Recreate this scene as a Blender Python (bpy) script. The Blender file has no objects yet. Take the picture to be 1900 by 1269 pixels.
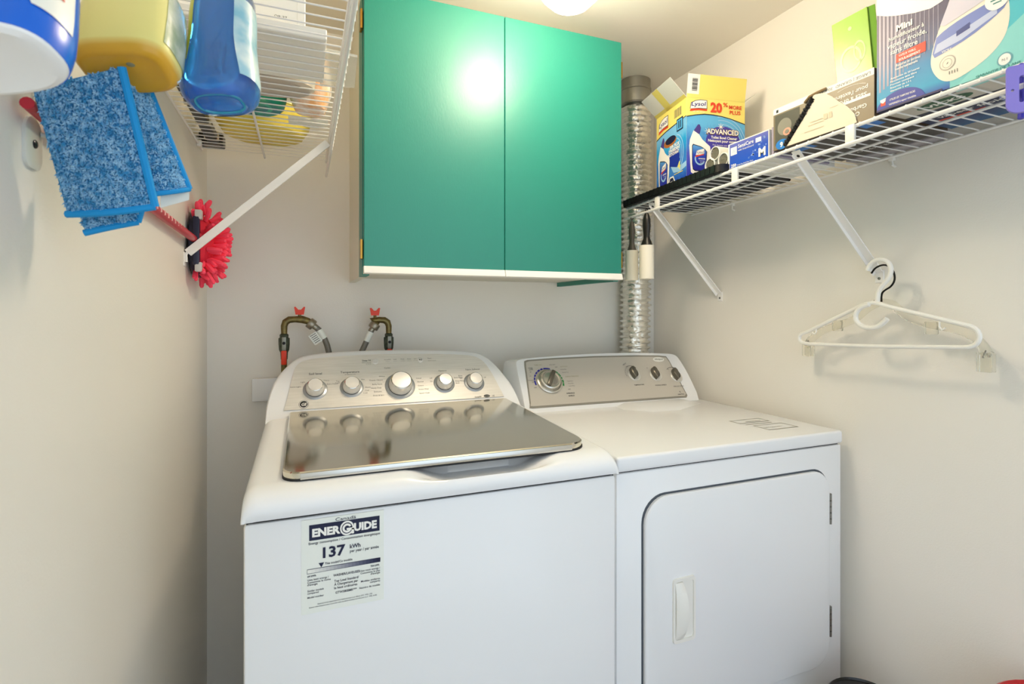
import bpy, bmesh, math, random
from mathutils import Vector, Matrix, noise

random.seed(7)
S = bpy.context.scene
COL = S.collection
H = 1.27                    # camera height; all heights below are measured from it and shifted by H on building
V = Vector
PI = math.pi

# ------------------------------------------------------------------ camera, world, lights, exposure
cam = bpy.data.cameras.new('camera')
camo = bpy.data.objects.new('camera', cam)
COL.objects.link(camo)
camo.location = (0, 0, H)
camo.rotation_euler = (PI / 2, 0, -math.radians(21.7))
cam.sensor_width = 36
cam.lens = 970 / 1900 * 36
cam.shift_y = -57.5 / 1900
cam.clip_start = 0.02
cam.dof.use_dof = True
cam.dof.focus_distance = 1.45
cam.dof.aperture_fstop = 9
S.camera = camo

w = bpy.data.worlds.new('world')
S.world = w
w.use_nodes = True
bg = w.node_tree.nodes['Background']
bg.inputs[0].default_value = (0.76, 0.88, 1.0, 1)
bg.inputs[1].default_value = 1.38
GLOBE_STRENGTH = 44
S.cycles.max_bounces = 16
S.cycles.diffuse_bounces = 10
S.cycles.transmission_bounces = 12
S.cycles.transparent_max_bounces = 16
S.view_settings.view_transform = 'Standard'
S.view_settings.look = 'None'
S.view_settings.gamma = 1
S.view_settings.use_curve_mapping = False
S.view_settings.exposure = 0.36


# ------------------------------------------------------------------ materials
def lin(c):
    if isinstance(c, str):
        c = [int(c[i:i + 2], 16) / 255 for i in (0, 2, 4)]
    return tuple(x / 12.92 if x <= 0.04045 else ((x + 0.055) / 1.055) ** 2.4 for x in c[:3]) + (1,)


MATS = {}


def mat(name, col, rough=0.5, metal=0, bump=None, var=None, trans=0, ior=1.45, emit=0, alpha=1, coat=0, scale=(1, 1, 1), sss=0):
    """principled material; bump=(noise scale, strength), var=(noise scale, second colour)"""
    if name in MATS:
        return MATS[name]
    m = bpy.data.materials.new(name)
    m.use_nodes = True
    nt = m.node_tree
    b = nt.nodes['Principled BSDF']
    c = lin(col)
    b.inputs['Base Color'].default_value = c
    b.inputs['Roughness'].default_value = rough
    b.inputs['Metallic'].default_value = metal
    b.inputs['IOR'].default_value = ior
    b.inputs['Transmission Weight'].default_value = trans
    b.inputs['Alpha'].default_value = alpha
    b.inputs['Coat Weight'].default_value = coat
    if sss:
        b.inputs['Subsurface Weight'].default_value = sss
        b.inputs['Subsurface Radius'].default_value = (.01, .008, .005)
    if emit:
        b.inputs['Emission Color'].default_value = c
        b.inputs['Emission Strength'].default_value = emit
    if bump or var:
        tc = nt.nodes.new('ShaderNodeTexCoord')
        mp = nt.nodes.new('ShaderNodeMapping')
        mp.inputs['Scale'].default_value = scale
        nt.links.new(tc.outputs['Object'], mp.inputs[0])
    if bump:
        n = nt.nodes.new('ShaderNodeTexNoise')
        n.inputs['Scale'].default_value = bump[0]
        n.inputs['Detail'].default_value = 4
        bp = nt.nodes.new('ShaderNodeBump')
        bp.inputs['Strength'].default_value = bump[1]
        bp.inputs['Distance'].default_value = 0.002 if len(bump) < 3 else bump[2]
        nt.links.new(mp.outputs[0], n.inputs['Vector'])
        nt.links.new(n.outputs['Fac'], bp.inputs['Height'])
        nt.links.new(bp.outputs[0], b.inputs['Normal'])
    if var:
        n = nt.nodes.new('ShaderNodeTexNoise')
        n.inputs['Scale'].default_value = var[0]
        n.inputs['Detail'].default_value = 3
        r = nt.nodes.new('ShaderNodeValToRGB')
        r.color_ramp.elements[0].position = .35
        r.color_ramp.elements[1].position = .65
        r.color_ramp.elements[0].color = c
        r.color_ramp.elements[1].color = lin(var[1])
        nt.links.new(mp.outputs[0], n.inputs['Vector'])
        nt.links.new(n.outputs['Fac'], r.inputs[0])
        nt.links.new(r.outputs[0], b.inputs['Base Color'])
    MATS[name] = m
    return m


def grad(name, stops, axis=2, rough=0.4, swirl=0):
    """printed card: colours blend along one axis of the piece (flat print on packaging)"""
    if name in MATS:
        return MATS[name]
    m = mat(name, 'FFFFFF', rough)
    nt = m.node_tree
    tc = nt.nodes.new('ShaderNodeTexCoord')
    sp = nt.nodes.new('ShaderNodeSeparateXYZ')
    r = nt.nodes.new('ShaderNodeValToRGB')
    nt.links.new(tc.outputs['Generated'], sp.inputs[0])
    src = sp.outputs[axis]
    if swirl:
        n = nt.nodes.new('ShaderNodeTexNoise')
        n.inputs['Scale'].default_value = 4
        n.inputs['Distortion'].default_value = 2.5
        nt.links.new(tc.outputs['Generated'], n.inputs['Vector'])
        ma = nt.nodes.new('ShaderNodeMath')
        ma.operation = 'MULTIPLY_ADD'
        ma.inputs[1].default_value = swirl
        nt.links.new(n.outputs['Fac'], ma.inputs[0])
        nt.links.new(src, ma.inputs[2])
        src = ma.outputs[0]
    nt.links.new(src, r.inputs[0])
    el = r.color_ramp.elements
    while len(el) < len(stops):
        el.new(.5)
    for e, (p, c) in zip(el, stops):
        e.position = p
        e.color = lin(c)
    nt.links.new(r.outputs[0], nt.nodes['Principled BSDF'].inputs['Base Color'])
    return m


M_wall = mat('wall_paint', 'EDE9E0', .42, bump=(260, .12))
M_ceil = mat('ceiling_paint', 'F4EEE3', .8, bump=(200, .1))
M_floor = mat('floor_vinyl', '9A8F80', .45, var=(6, '8A7F70'))
M_white = mat('white_enamel', 'EDEEEF', .22)
M_wplast = mat('white_plastic', 'EDEBE4', .35)
M_wire = mat('white_vinyl_wire', 'F0EEEA', .35)
M_cream = mat('cream_paint', 'E3DFD0', .5)
M_teal = mat('teal_gloss_paint', '118270', .4, bump=(90, .08), scale=(3, 3, 1))
M_teal.node_tree.nodes['Principled BSDF'].inputs['Specular IOR Level'].default_value = .85
M_dark = mat('dark_gap', '1A1A1C', .6)
M_black = mat('black_plastic', '141414', .4)
M_brass = mat('brass', 'B98A3E', .3, 1)
M_chrome = mat('chrome', 'C9C7C2', .15, 1)
M_steel = mat('steel', '8E8E8A', .35, 1)
M_navy = mat('navy_ink', '10163A', .5)
M_ink = mat('grey_ink', '6A6862', .5)
M_dink = mat('dark_ink', '2A2A2C', .5)
M_paper = mat('label_paper', 'EDF0E8', .55)
M_wink = mat('white_ink', 'F7F5EE', .45)
M_red = mat('red_ink', 'DF4526', .45)
M_brushed = mat('brushed_panel', 'D8D4CB', .36, .15, bump=(60, .05), var=(22, 'E2DED6'), scale=(.6, 14, 14))
M_lid = mat('lid_dark_steel', 'DAD4C4', .1, 1, bump=(30, .008), scale=(1, 12, 1))
M_trim = mat('lid_trim', 'D2D0CA', .25, 1)
M_foil = mat('foil', 'FAF7F0', .2, .88, bump=(55, .7, .005))
M_galv = mat('galvanised', 'A9A69C', .4, 1, bump=(40, .2))
M_gpan = mat('dryer_panel_satin', 'C9C3B8', .34, .1)
M_glass = mat('globe_glass', 'FFEBCF', .3, emit=GLOBE_STRENGTH)
M_clear = mat('clear_plastic', 'F2F2EC', .1, trans=.85, ior=1.35)


# ------------------------------------------------------------------ mesh building
def wloc(o):
    l = V((0, 0, 0))
    while o is not None:
        l += o.location
        o = o.parent
    return l


def frame(d):
    d = d.normalized()
    a = V((0, 0, 1)) if abs(d.z) < .9 else V((1, 0, 0))
    x = d.cross(a).normalized()
    return x, d.cross(x).normalized(), d


class MB:
    def __init__(self):
        self.bm = bmesh.new()

    def ring(self, pts):
        return [self.bm.verts.new(p) for p in pts]

    def skin(self, rings, closed=True, cap=True, loop=False):
        bm = self.bm
        n = len(rings[0])
        m = len(rings)
        for i in range(m if loop else m - 1):
            a, b = rings[i], rings[(i + 1) % m]
            for j in range(n if closed else n - 1):
                k = (j + 1) % n
                try:
                    bm.faces.new((a[j], a[k], b[k], b[j]))
                except ValueError:
                    pass
        if cap and closed and not loop:
            bm.faces.new(list(reversed(rings[0])))
            bm.faces.new(rings[-1])

    def loft(self, rings, **k):
        self.skin([self.ring(r) for r in rings], **k)
        return self

    def box(self, x0, x1, y0, y1, z0, z1, r=0, seg=2):
        t = bmesh.new()
        bmesh.ops.create_cube(t, size=1)
        for v in t.verts:
            v.co = V(((x0 + x1) / 2 + v.co.x * (x1 - x0), (y0 + y1) / 2 + v.co.y * (y1 - y0), (z0 + z1) / 2 + v.co.z * (z1 - z0)))
        if r:
            bmesh.ops.bevel(t, geom=list(t.edges), offset=r, segments=seg, profile=.5, affect='EDGES')
        self.add(t)
        return self

    def obox(self, O, U, Vv, W, r=0, seg=2):
        """box spanned by three edge vectors from a corner"""
        t = bmesh.new()
        bmesh.ops.create_cube(t, size=1)
        O, U, Vv, W = V(O), V(U), V(Vv), V(W)
        lu, lv, lw = U.length, Vv.length, W.length
        for v in t.verts:
            v.co = V(((v.co.x + .5) * lu, (v.co.y + .5) * lv, (v.co.z + .5) * lw))
        if r:
            bmesh.ops.bevel(t, geom=list(t.edges), offset=r, segments=seg, profile=.5, affect='EDGES')
        U, Vv, W = U / lu, Vv / lv, W / lw
        for v in t.verts:
            v.co = O + U * v.co.x + Vv * v.co.y + W * v.co.z
        self.add(t)
        return self

    def add(self, t):
        me = bpy.data.meshes.new('t')
        t.to_mesh(me)
        t.free()
        self.bm.from_mesh(me)
        bpy.data.meshes.remove(me)

    def tube(self, pts, r, n=8, loop=False):
        pts = [V(p) for p in pts]
        m = len(pts)
        rr = r if isinstance(r, (list, tuple)) else [r] * m
        rings = []
        x = None
        for i, p in enumerate(pts):
            if loop:
                d = pts[(i + 1) % m] - pts[i - 1]
            else:
                d = pts[min(i + 1, m - 1)] - pts[max(i - 1, 0)]
            d = d.normalized()
            if x is None:
                x, y, _ = frame(d)
            else:
                x = (x - d * x.dot(d)).normalized()
                y = d.cross(x)
            rings.append([p + (x * math.cos(2 * PI * k / n) + y * math.sin(2 * PI * k / n)) * rr[i] for k in range(n)])
        self.loft(rings, loop=loop)
        return self

    def cyl(self, p0, p1, r0, r1=None, n=20):
        return self.tube([p0, p1], [r0, r0 if r1 is None else r1], n)

    def lathe(self, prof, O, axis=(0, 0, 1), n=32, sx=1, sy=1, xdir=None):
        """profile of (radius, height along axis)"""
        x, y, d = frame(V(axis))
        if xdir is not None:
            x = V(xdir).normalized()
            y = d.cross(x)
        O = V(O)
        self.loft([[O + d * h + (x * math.cos(2 * PI * k / n) * sx + y * math.sin(2 * PI * k / n) * sy) * max(r, 1e-5) for k in range(n)] for r, h in prof])
        return self

    def prism(self, pts, off):
        off = V(off)
        return self.loft([[V(p) for p in pts], [V(p) + off for p in pts]])

    def grid(self, f, nu, nv):
        g = [[self.bm.verts.new(f(i / nu, j / nv)) for j in range(nv + 1)] for i in range(nu + 1)]
        for i in range(nu):
            for j in range(nv):
                self.bm.faces.new((g[i][j], g[i + 1][j], g[i + 1][j + 1], g[i][j + 1]))
        return self

    def ball(self, c, rx, ry, rz, n=16):
        t = bmesh.new()
        bmesh.ops.create_uvsphere(t, u_segments=n, v_segments=max(6, n // 2), radius=1)
        for v in t.verts:
            v.co = V((c[0] + v.co.x * rx, c[1] + v.co.y * ry, c[2] + v.co.z * rz))
        self.add(t)
        return self

    def face(self, pts):
        self.bm.faces.new([self.bm.verts.new(p) for p in pts])
        return self

    def build(self, name, m, parent=None, origin=None, recalc=True, angle=35):
        """link as one mesh object; builder coordinates have z relative to the camera height"""
        if recalc:
            bmesh.ops.recalc_face_normals(self.bm, faces=list(self.bm.faces))
        o_w = wloc(parent) if parent else (V(origin) + V((0, 0, H)) if origin else V((0, 0, 0)))
        for v in self.bm.verts:
            v.co = v.co + V((0, 0, H)) - o_w
        me = bpy.data.meshes.new(name)
        self.bm.to_mesh(me)
        self.bm.free()
        me.materials.append(m)
        for p in me.polygons:
            p.use_smooth = True
        me.set_sharp_from_angle(angle=math.radians(angle))
        o = bpy.data.objects.new(name, me)
        COL.objects.link(o)
        if parent:
            o.parent = parent
        elif origin:
            o.location = o_w
        return o


def thing(name, label, cat, loc, group=None):
    o = bpy.data.objects.new(name, None)
    o.empty_display_size = .03
    COL.objects.link(o)
    o.location = V(loc) + V((0, 0, H))
    return tag(o, label, cat, group)


def tag(o, label, cat, group=None):
    o['label'] = label
    o['category'] = cat
    if group:
        o['group'] = group
    return o


def struct(o):
    o['kind'] = 'structure'
    return o


def lab(o, s):
    o['label'] = s
    return o


_TXT = {}


def text_mesh(s, bold=0):
    k = (s, bold)
    if k not in _TXT:
        c = bpy.data.curves.new('t', 'FONT')
        c.body = s
        c.size = 1
        c.resolution_u = 2
        c.offset = bold
        o = bpy.data.objects.new('t', c)
        me = bpy.data.meshes.new_from_object(o)
        vs = [(v.co.x, v.co.y) for v in me.vertices]
        fs = [tuple(p.vertices) for p in me.polygons]
        bpy.data.objects.remove(o)
        bpy.data.curves.remove(c)
        bpy.data.meshes.remove(me)
        x0 = min((v[0] for v in vs), default=0)
        vs = [(v[0] - x0, v[1]) for v in vs]
        _TXT[k] = (vs, fs, max((v[0] for v in vs), default=1))
    return _TXT[k]


class Panel:
    """flat print on a surface: origin, two in-plane unit axes, normal outwards"""

    def __init__(self, parent, O, U, Vv, w=1, h=1):
        self.parent = parent
        self.O, self.U, self.V = V(O), V(U).normalized(), V(Vv).normalized()
        self.N = self.U.cross(self.V)
        self.w, self.h = w, h
        self.k = {}

    def P(self, u, v, l=0):
        return self.O + self.U * u * self.w + self.V * v * self.h + self.N * l

    def mb(self, name, m):
        return self.k.setdefault((name, m.name), (MB(), m))[0]

    def poly(self, name, m, pts, l=.0006):
        self.mb(name, m).face([self.P(u, v, l) for u, v in pts])

    def rect(self, name, m, u0, u1, v0, v1, l=.0006):
        self.poly(name, m, [(u0, v0), (u1, v0), (u1, v1), (u0, v1)], l)

    def ell(self, name, m, u, v, ru, rv, l=.0006, n=28, a0=0, a1=360, inner=0):
        b = self.mb(name, m)
        ang = [math.radians(a0 + (a1 - a0) * i / n) for i in range(n + 1)]
        if inner:
            q = [(self.P(u + ru * math.cos(a), v + rv * math.sin(a), l), self.P(u + ru * inner * math.cos(a), v + rv * inner * math.sin(a), l)) for a in ang]
            for i in range(n):
                b.face([q[i][0], q[i + 1][0], q[i + 1][1], q[i][1]])
        else:
            b.face([self.P(u + ru * math.cos(a), v + rv * math.sin(a), l) for a in ang[:-1]])

    def text(self, name, m, s, u, v, size, w=None, l=.0009, rot=0, bold=0.0, align='L', shear=0):
        """size and w are in panel units of h and w; u,v = baseline start"""
        vs, fs, tw = text_mesh(s, bold)
        sy = size * self.h
        sx = (w * self.w / tw) if w else sy
        b = self.mb(name, m).bm
        c, sn = math.cos(rot), math.sin(rot)
        dx = {'L': 0, 'C': -tw / 2, 'R': -tw}[align]
        bv = []
        for x, y in vs:
            X = (x + dx) * sx + y * sy * shear
            Y = y * sy
            bv.append(b.verts.new(self.P(u, v, l) + self.U * (X * c - Y * sn) + self.V * (X * sn + Y * c)))
        for f in fs:
            try:
                b.faces.new([bv[i] for i in f])
            except ValueError:
                pass

    def done(self, parent=None):
        out = []
        for (name, _), (b, m) in self.k.items():
            o = b.build(name, m, parent or self.parent, recalc=False)
            if any(x in name for x in ('lettering', 'print', 'diagram', 'mark')):
                o['kind'] = 'stuff'          # tiny printed marks, joined
            out.append(o)
        self.k = {}
        return out


def copy_tree(o, loc=None, parent=None):
    c = o.copy()
    COL.objects.link(c)
    if parent:
        c.parent = parent
    if loc is not None:
        c.location = loc
    for ch in list(o.children):
        copy_tree(ch, None, c)
    return c


def rpoly(x0, x1, y0, y1, r, n=6):
    """rounded rectangle outline; r = radius or (bl, br, tr, tl)"""
    rr = r if isinstance(r, (tuple, list)) else (r,) * 4
    out = []
    for (cx, cy, sx, sy, a), q in zip(((x0, y0, 1, 1, 180), (x1, y0, -1, 1, 270), (x1, y1, -1, -1, 0), (x0, y1, 1, -1, 90)), rr):
        q = max(q, 1e-4)
        for i in range(n + 1):
            t = math.radians(a + 90 * i / n)
            out.append((cx + sx * q + q * math.cos(t), cy + sy * q + q * math.sin(t)))
    return out


def bar(mb, p0, p1, wv, th):
    """flat strip from p0 to p1, half-width vector wv, thickness th"""
    p0, p1, wv = V(p0), V(p1), V(wv)
    n = (p1 - p0).cross(wv).normalized() * th
    mb.obox(p0 - wv - n / 2, p1 - p0, wv * 2, n, r=min(th, .001) * .4, seg=1)


# ------------------------------------------------------------------ setting
XL, XR, YB, ZC, ZF = -.268, 1.335, 1.78, .894, -H
YF = -.45
struct(MB().box(XL - .1, XL, YF, YB + .1, ZF, ZC).build('wall_left', M_wall))
struct(MB().box(XR, XR + .1, YF, YB + .1, ZF, ZC).build('wall_right', M_wall))
struct(MB().box(XL, XR, YB, YB + .1, ZF, ZC).build('wall_back', M_wall))
struct(MB().box(XL - .1, XR + .1, YF - 1.2, YB + .1, ZF - .1, ZF).build('floor', M_floor))
struct(MB().box(XL - .1, XR + .1, YF, YB + .1, ZC, ZC + .1).build('ceiling', M_ceil))
bb = MB()
bb.prism([(XL, YB, ZF), (XL, YB - .014, ZF), (XL, YB - .014, ZF + .08), (XL, YB - .006, ZF + .095), (XL, YB, ZF + .095)], (XR - XL, 0, 0))
struct(bb.build('baseboard_back', M_white))

# ceiling globe
lamp = thing('ceiling_lamp', 'round frosted glass globe ceiling lamp, lit', 'lamp', (.56, 1.05, ZC))
MB().lathe([(.06, 0), (.06, -.012), (.045, -.02), (.04, -.05), (.047, -.054), (.047, -.066), (0, -.066)], (.56, 1.05, ZC), n=36).build('canopy', M_wplast, lamp)
MB().lathe([(.0, .072), (.04, .070), (.06, .054), (.075, .026), (.08, 0), (.077, -.022), (.066, -.045), (.045, -.066), (.02, -.078), (.0, -.08)], (.56, 1.05, .76), n=40).build('globe', M_glass, lamp)

# ------------------------------------------------------------------ washing machine
wx0, wx1 = -.089, .597
washer = thing('washing_machine', 'white top-loading washing machine with dark metallic lid and five round knobs', 'washing machine', ((wx0 + wx1) / 2, 1.27, ZF))
MB().box(wx0, wx1, .92, 1.62, ZF + .02, -.337, r=.008).build('cabinet_body', M_white, washer)
for fx in (wx0 + .06, wx1 - .06):
    for fy in (1.0, 1.55):
        MB().cyl((fx, fy, ZF), (fx, fy, ZF + .03), .02).build('foot', M_black, washer)
MB().box(wx0 + .004, wx1 - .004, .925, 1.61, -.339, -.332).build('seam_gasket', M_dark, washer)
yz = [(.916, -.333), (.9135, -.326), (.9138, -.318), (.916, -.310), (.9195, -.3042), (.924, -.2995), (.929, -.296), (.934, -.2934), (.939, -.2915), (.944, -.290), (.949, -.289), (.955, -.288)]
yz += [(.962 + .008 * i, -.2877 + .00027 * i) for i in range(6)]
yz += [(1.02 + .03 * i, -.2858 + .00098 * i) for i in range(15)] + [(1.54, -.264), (1.62, -.26)]


def sm(a, b, x):
    t = max(0, min(1, (x - a) / (b - a)))
    return t * t * (3 - 2 * t)


def deck(i, j, nx=150):
    u = i
    x = wx0 - .003 + (wx1 - wx0 + .006) * (.5 - .5 * math.cos(PI * u)) if u < .06 or u > .94 else wx0 - .003 + (wx1 - wx0 + .006) * (.5 - .5 * math.cos(PI * u))
    k = int(round(j * (len(yz) - 1)))
    y, z = yz[k]
    R = .022
    d = min(x - (wx0 - .003), (wx1 + .003) - x)
    if d < R:
        z -= R - math.sqrt(max(0, R * R - (R - d) ** 2))
    s = sm(.165, .255, x) * (1 - sm(.385, .485, x)) * sm(.917, .938, y) * (1 - sm(.985, 1.0, y))
    z -= .026 * s
    return V((x, y, max(z, -.3335)))


MB().grid(deck, 150, len(yz) - 1).build('top_deck', M_white, washer, angle=60)
# console
PU = V((1, 0, 0))
PV = V((0, .643, .766))
PO = V((0, 1.45, -.256))


def onp(x, v, l=0):
    return PO + PU * x + PV * v + PU.cross(PV) * l


def smooth(pts, it=2):
    for _ in range(it):
        q = [pts[0]]
        for a, b in zip(pts, pts[1:]):
            q += [(a[0] * .75 + b[0] * .25, a[1] * .75 + b[1] * .25), (a[0] * .25 + b[0] * .75, a[1] * .25 + b[1] * .75)]
        pts = q + [pts[-1]]
    return pts


hout = [(-.091, -.03), (-.088, .03), (-.073, .09), (-.042, .137), (-.012, .167), (.05, .177), (.14, .181), (.25, .181), (.36, .177), (.455, .17), (.51, .162), (.545, .13), (.572, .08), (.593, .03), (.6, -.03)]
hout = smooth(hout)
fr = [onp(x, v, -.001) for x, v in hout]
bk = [V((p.x, 1.645, p.z - .004)) for p in fr]
md = [V((p.x, p.y + .012, p.z + .002)) for p in fr]
fr2 = [V((.253 + (p.x - .253) * .994, p.y, p.z - .002)) for p in fr]
MB().loft([fr2, md, bk]).build('console_housing', M_white, washer, angle=50)
pout = [(-.048, .003), (-.04, .04), (-.0265, .115), (-.018, .145), (.012, .159), (.06, .164), (.15, .169), (.25, .169), (.36, .165), (.455, .158), (.493, .151), (.518, .128), (.533, .085), (.552, .003)]
pout2 = [pout[0]] + smooth(pout[1:-1], 2) + [pout[-1]]
fp = MB()
fp.loft([[onp(x, v, -.001) for x, v in pout2], [onp(x, v, .0012) for x, v in pout2]])
face = fp.build('control_panel', M_brushed, washer)

M_knob = mat('knob_silver', 'E2DFD9', .25, .15)
M_ring = mat('knob_ring', 'A9ADB2', .3, .6)
NN = PU.cross(PV)


def wknob(x, v, rr, rs, rc, h):
    k = MB().lathe([(0, 0), (rs * .98, 0), (rs, .004), (rs * .98, h * .45), (rs * .9, h * .72), (rc * 1.06, h * .95), (rc, h), (rc * .97, h), (0, h + .0006)], onp(x, v, .002), NN, 40, xdir=PU).build('knob', M_knob, washer)
    MB().lathe([(rr, 0), (rr, .001), (rr * .93, .0022), (0, .0022)], onp(x, v, .001), NN, 40, xdir=PU).build('dial_ring', M_ring, k)
    MB().lathe([(rs * 1.01, 0), (rs * 1.01, .003), (rs * .8, .003)], onp(x, v, .0026), NN, 40, xdir=PU).build('shadow_gap', M_dark, k)
    MB().lathe([(rc * 1.10, 0), (rc * 1.12, .0008), (rc * 1.04, .0016), (rc * 1.0, .001)], onp(x, v, .002 + h * .93), NN, 40, xdir=PU).build('chrome_rim', M_chrome, k)


for x, v in ((.028, .060), (.121, .061), (.379, .058), (.470, .056)):
    wknob(x, v, .031, .0235, .0175, .025)
wknob(.252, .058, .042, .0325, .0255, .031)
pn = Panel(washer, onp(0, 0, .0012), PU, PV)
T = lambda s, u, v, sz, **k: pn.text('panel_lettering', M_ink, s, u, v, sz, l=.0004, **k)
T('Soil level', .029, .107, .0095, align='C', bold=.012)
T('Temperature', .119, .108, .0095, align='C', bold=.012)
T('all rinses are cold', .119, .102, .004, align='C')
T('Cycles', .222, .118, .0065, align='C')
T('Options', .381, .1, .0075, align='C')
T('Fabric Softener', .475, .1, .0075, align='C', bold=.01)
for s, u, v, al in (('Light', .003, .083, 'R'), ('Extra Light', -.008, .069, 'R'), ('Heavy', .05, .085, 'L'), ('Extra Heavy', .058, .073, 'L'),
                    ('Tap', .09, .081, 'R'), ('Cold', .09, .0755, 'R'), ('Hot', .148, .083, 'L'), ('Warm', .156, .057, 'L'), ('Cool', .155, .047, 'L'), ('Cold', .15, .039, 'L'),
                    ('Whites', .213, .09, 'R'), ('Towels / Sheets', .206, .078, 'R'), ('Bulky Items', .203, .065, 'R'), ('Heavy Duty', .2, .053, 'R'), ('Delicates', .2, .041, 'R'), ('Drain & Spin', .205, .029, 'R'),
                    ('Casual', .3, .078, 'L'), ('Normal', .302, .066, 'L'), ('Colors', .302, .053, 'L'), ('Active Wear', .302, .041, 'L'), ('Speed Wash', .303, .028, 'L'),
                    ('Off', .347, .076, 'R'), ('On', .346, .065, 'R'), ('Extra Rinse', .412, .074, 'L'), ('Deep Rinse', .414, .062, 'L'), ('Both', .414, .055, 'L'),
                    ('Rinse', .438, .08, 'R'), ('On', .436, .071, 'R'), ('Off', .503, .07, 'L')):
    T(s, u, v, .0058, align=al)
T('Deep Fill', .178, .146, .0068, align='R', bold=.015)
T('Hold 3 seconds', .178, .1395, .004, align='R')
T('to cancel', .178, .135, .004, align='R')
for s, u in (('Sense/Fill', .225), ('Soak', .247), ('Wash', .268), ('Rinse', .288), ('Spin', .306)):
    T(s, u, .147, .005, align='C')
    T('- - - -', u, .141, .005, align='C', bold=.03)
T('Start', .343, .1465, .006)
T('Hold to cancel', .343, .1385, .004)
T('DeepFill', .462, .004, .006, bold=.02)
T('HE', .516, .0045, .006, bold=.01)
pn.ell('badge', M_dink, .499, .0075, .0095, .0048, .0004)
pn.text('badge_lettering', M_wink, 'inverter', .499, .0055, .004, align='C', l=.0008)
# round emblem with script monogram
ex, ev = -.0005, .017
pn.ell('emblem', M_dink, ex, ev, .0122, .0122, .0006)
pn.ell('emblem_mark', M_wink, ex, ev, .0112, .0112, .0009, inner=.88)
pn.text('emblem_mark', M_wink, 'GE', ex - .0001, ev - .0045, .0115, w=.0125, align='C', l=.001, bold=.02, shear=.25)
pn.done(face)
for u, s in ((.191, 0), (.32, 1)):
    bt = MB().lathe([(.0085, 0), (.0085, .002), (.007, .003), (0, .0026)], onp(u, .143, .001), NN, 24, xdir=PU).build('push_button', M_knob, washer)
    if s:
        b = Panel(bt, onp(u, .143, .0042), PU, PV)
        b.poly('play_mark', M_dink, [(-.0035, -.003), (.0005, 0), (-.0035, .003)], .0003)
        b.rect('play_mark', M_dink, .0015, .0024, -.003, .003, .0003)
        b.rect('play_mark', M_dink, .0032, .0041, -.003, .003, .0003)
        b.done()
# lid
LV = V((0, .487, .0165)).normalized()
lo = V((0, .955, -.2885))
LN = PU.cross(LV)


def onl(x, v, l):
    return lo + PU * x + LV * v + LN * l


lout = rpoly(-.034, .554, 0, .487, (.03, .045, .004, .004), 8)
MB().loft([[onl(x * 1.004 - .001, v * 1.004 - .0015, -.001) for x, v in lout], [onl(x * 1.004 - .001, v * 1.004 - .0015, .004) for x, v in lout]]).build('lid_gasket', M_dark, washer)
lin_o = [(.261 + (x - .261) * .992, .244 + (v - .244) * .99) for x, v in lout]
lid = MB().loft([[onl(x, v, .003) for x, v in lout], [onl(x, v, .0135) for x, v in lout], [onl(x, v, .0155) for x, v in lin_o]]).build('lid', M_lid, washer, angle=25)
MB().box(-.006, .512, .9515, .955, -.2855, -.2745, r=.001).build('front_trim', M_trim, lid)
MB().box(-.03, .55, 1.4425, 1.449, -.272, -.2585).build('hinge_bar', M_wplast, lid)

# energy label on the washer front
LW, LH = .132, .154
MB().box(-.004, -.004 + LW, .9192, .9202, -.4965, -.4965 + LH).build('energy_label', M_paper, washer)
lb = [o for o in washer.children if o.name.startswith('energy_label')][0]
lab(lb, 'white energy rating label with navy banner')
p = Panel(lb, (-.004, .9192, -.4965), (1, 0, 0), (0, 0, 1), LW, LH)
N = 'label_print'
p.rect(N, M_navy, .09, .945, .775, .942, .0003)
p.text(N, M_wink, 'ENER', .125, .815, .115, w=.335, bold=.05, l=.0007)
p.text(N, M_wink, 'UIDE', .625, .815, .115, w=.285, bold=.05, l=.0007)
p.ell(N, M_wink, .54, .857, .085, .079, .0006)
p.ell(N, M_navy, .54, .857, .066, .06, .0008)
p.ell(N, M_wink, .54, .857, .056, .05, .001, a0=25, a1=335, inner=.55)
p.rect(N, M_wink, .535, .625, .835, .858, .0011)
p.rect(N, M_wink, .595, .625, .79, .85, .0011)
p.text(N, M_navy, 'Canad\u00e4', .4, .95, .05, w=.25)
D = lambda s, u, v, sz, w=None, al='L', b=0.01: p.text(N, M_navy, s, u, v, sz, w=w, align=al, bold=b)
D('Energy consumption / Consommation \u00e9nerg\u00e9tique', .085, .735, .036, .865)
D('137', .25, .575, .155, .27, b=.03)
D('kWh', .575, .63, .062, .13, b=.02)
D('per year / par ann\u00e9e', .575, .585, .045, .36)
p.poly(N, M_navy, [(.2, .525), (.265, .525), (.2325, .475)])
D('This model/Ce mod\u00e8le', .275, .497, .034, .33)
p.rect(N, M_navy, .065, .955, .425, .475, .0003)
for i in range(20):
    g = 1 - (i / 19) ** 1.3
    hexc = [0.93 * g + .06 * (1 - g), .93 * g + .08 * (1 - g), .9 * g + .22 * (1 - g)]
    p.rect(N, mat('bar_tone_%d' % (i + 1), hexc, .5), .069 + .0441 * i, .069 + .0441 * (i + 1), .43, .47, .0006)
D('64 kWh', .07, .39, .03, .1, b=.02)
D('754 kWh', .94, .385, .03, .11, 'R', b=.02)
for s, v in (('Uses least energy /', .352), ('Consomme le moins', .325), ("d'\u00e9nergie", .3)):
    D(s, .07, v, .028)
D('Similar models', .07, .235, .028)
D('compared', .07, .21, .028)
D('Model number', .07, .165, .028)
for s, v in (('Uses most energy /', .352), ('Consomme le plus', .325), ("d'\u00e9nergie", .3), ('Mod\u00e8les similaires', .235), ('compar\u00e9s', .21), ('Num\u00e9ro de mod\u00e8le', .165)):
    D(s, .95, v, .028, None, 'R')
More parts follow.
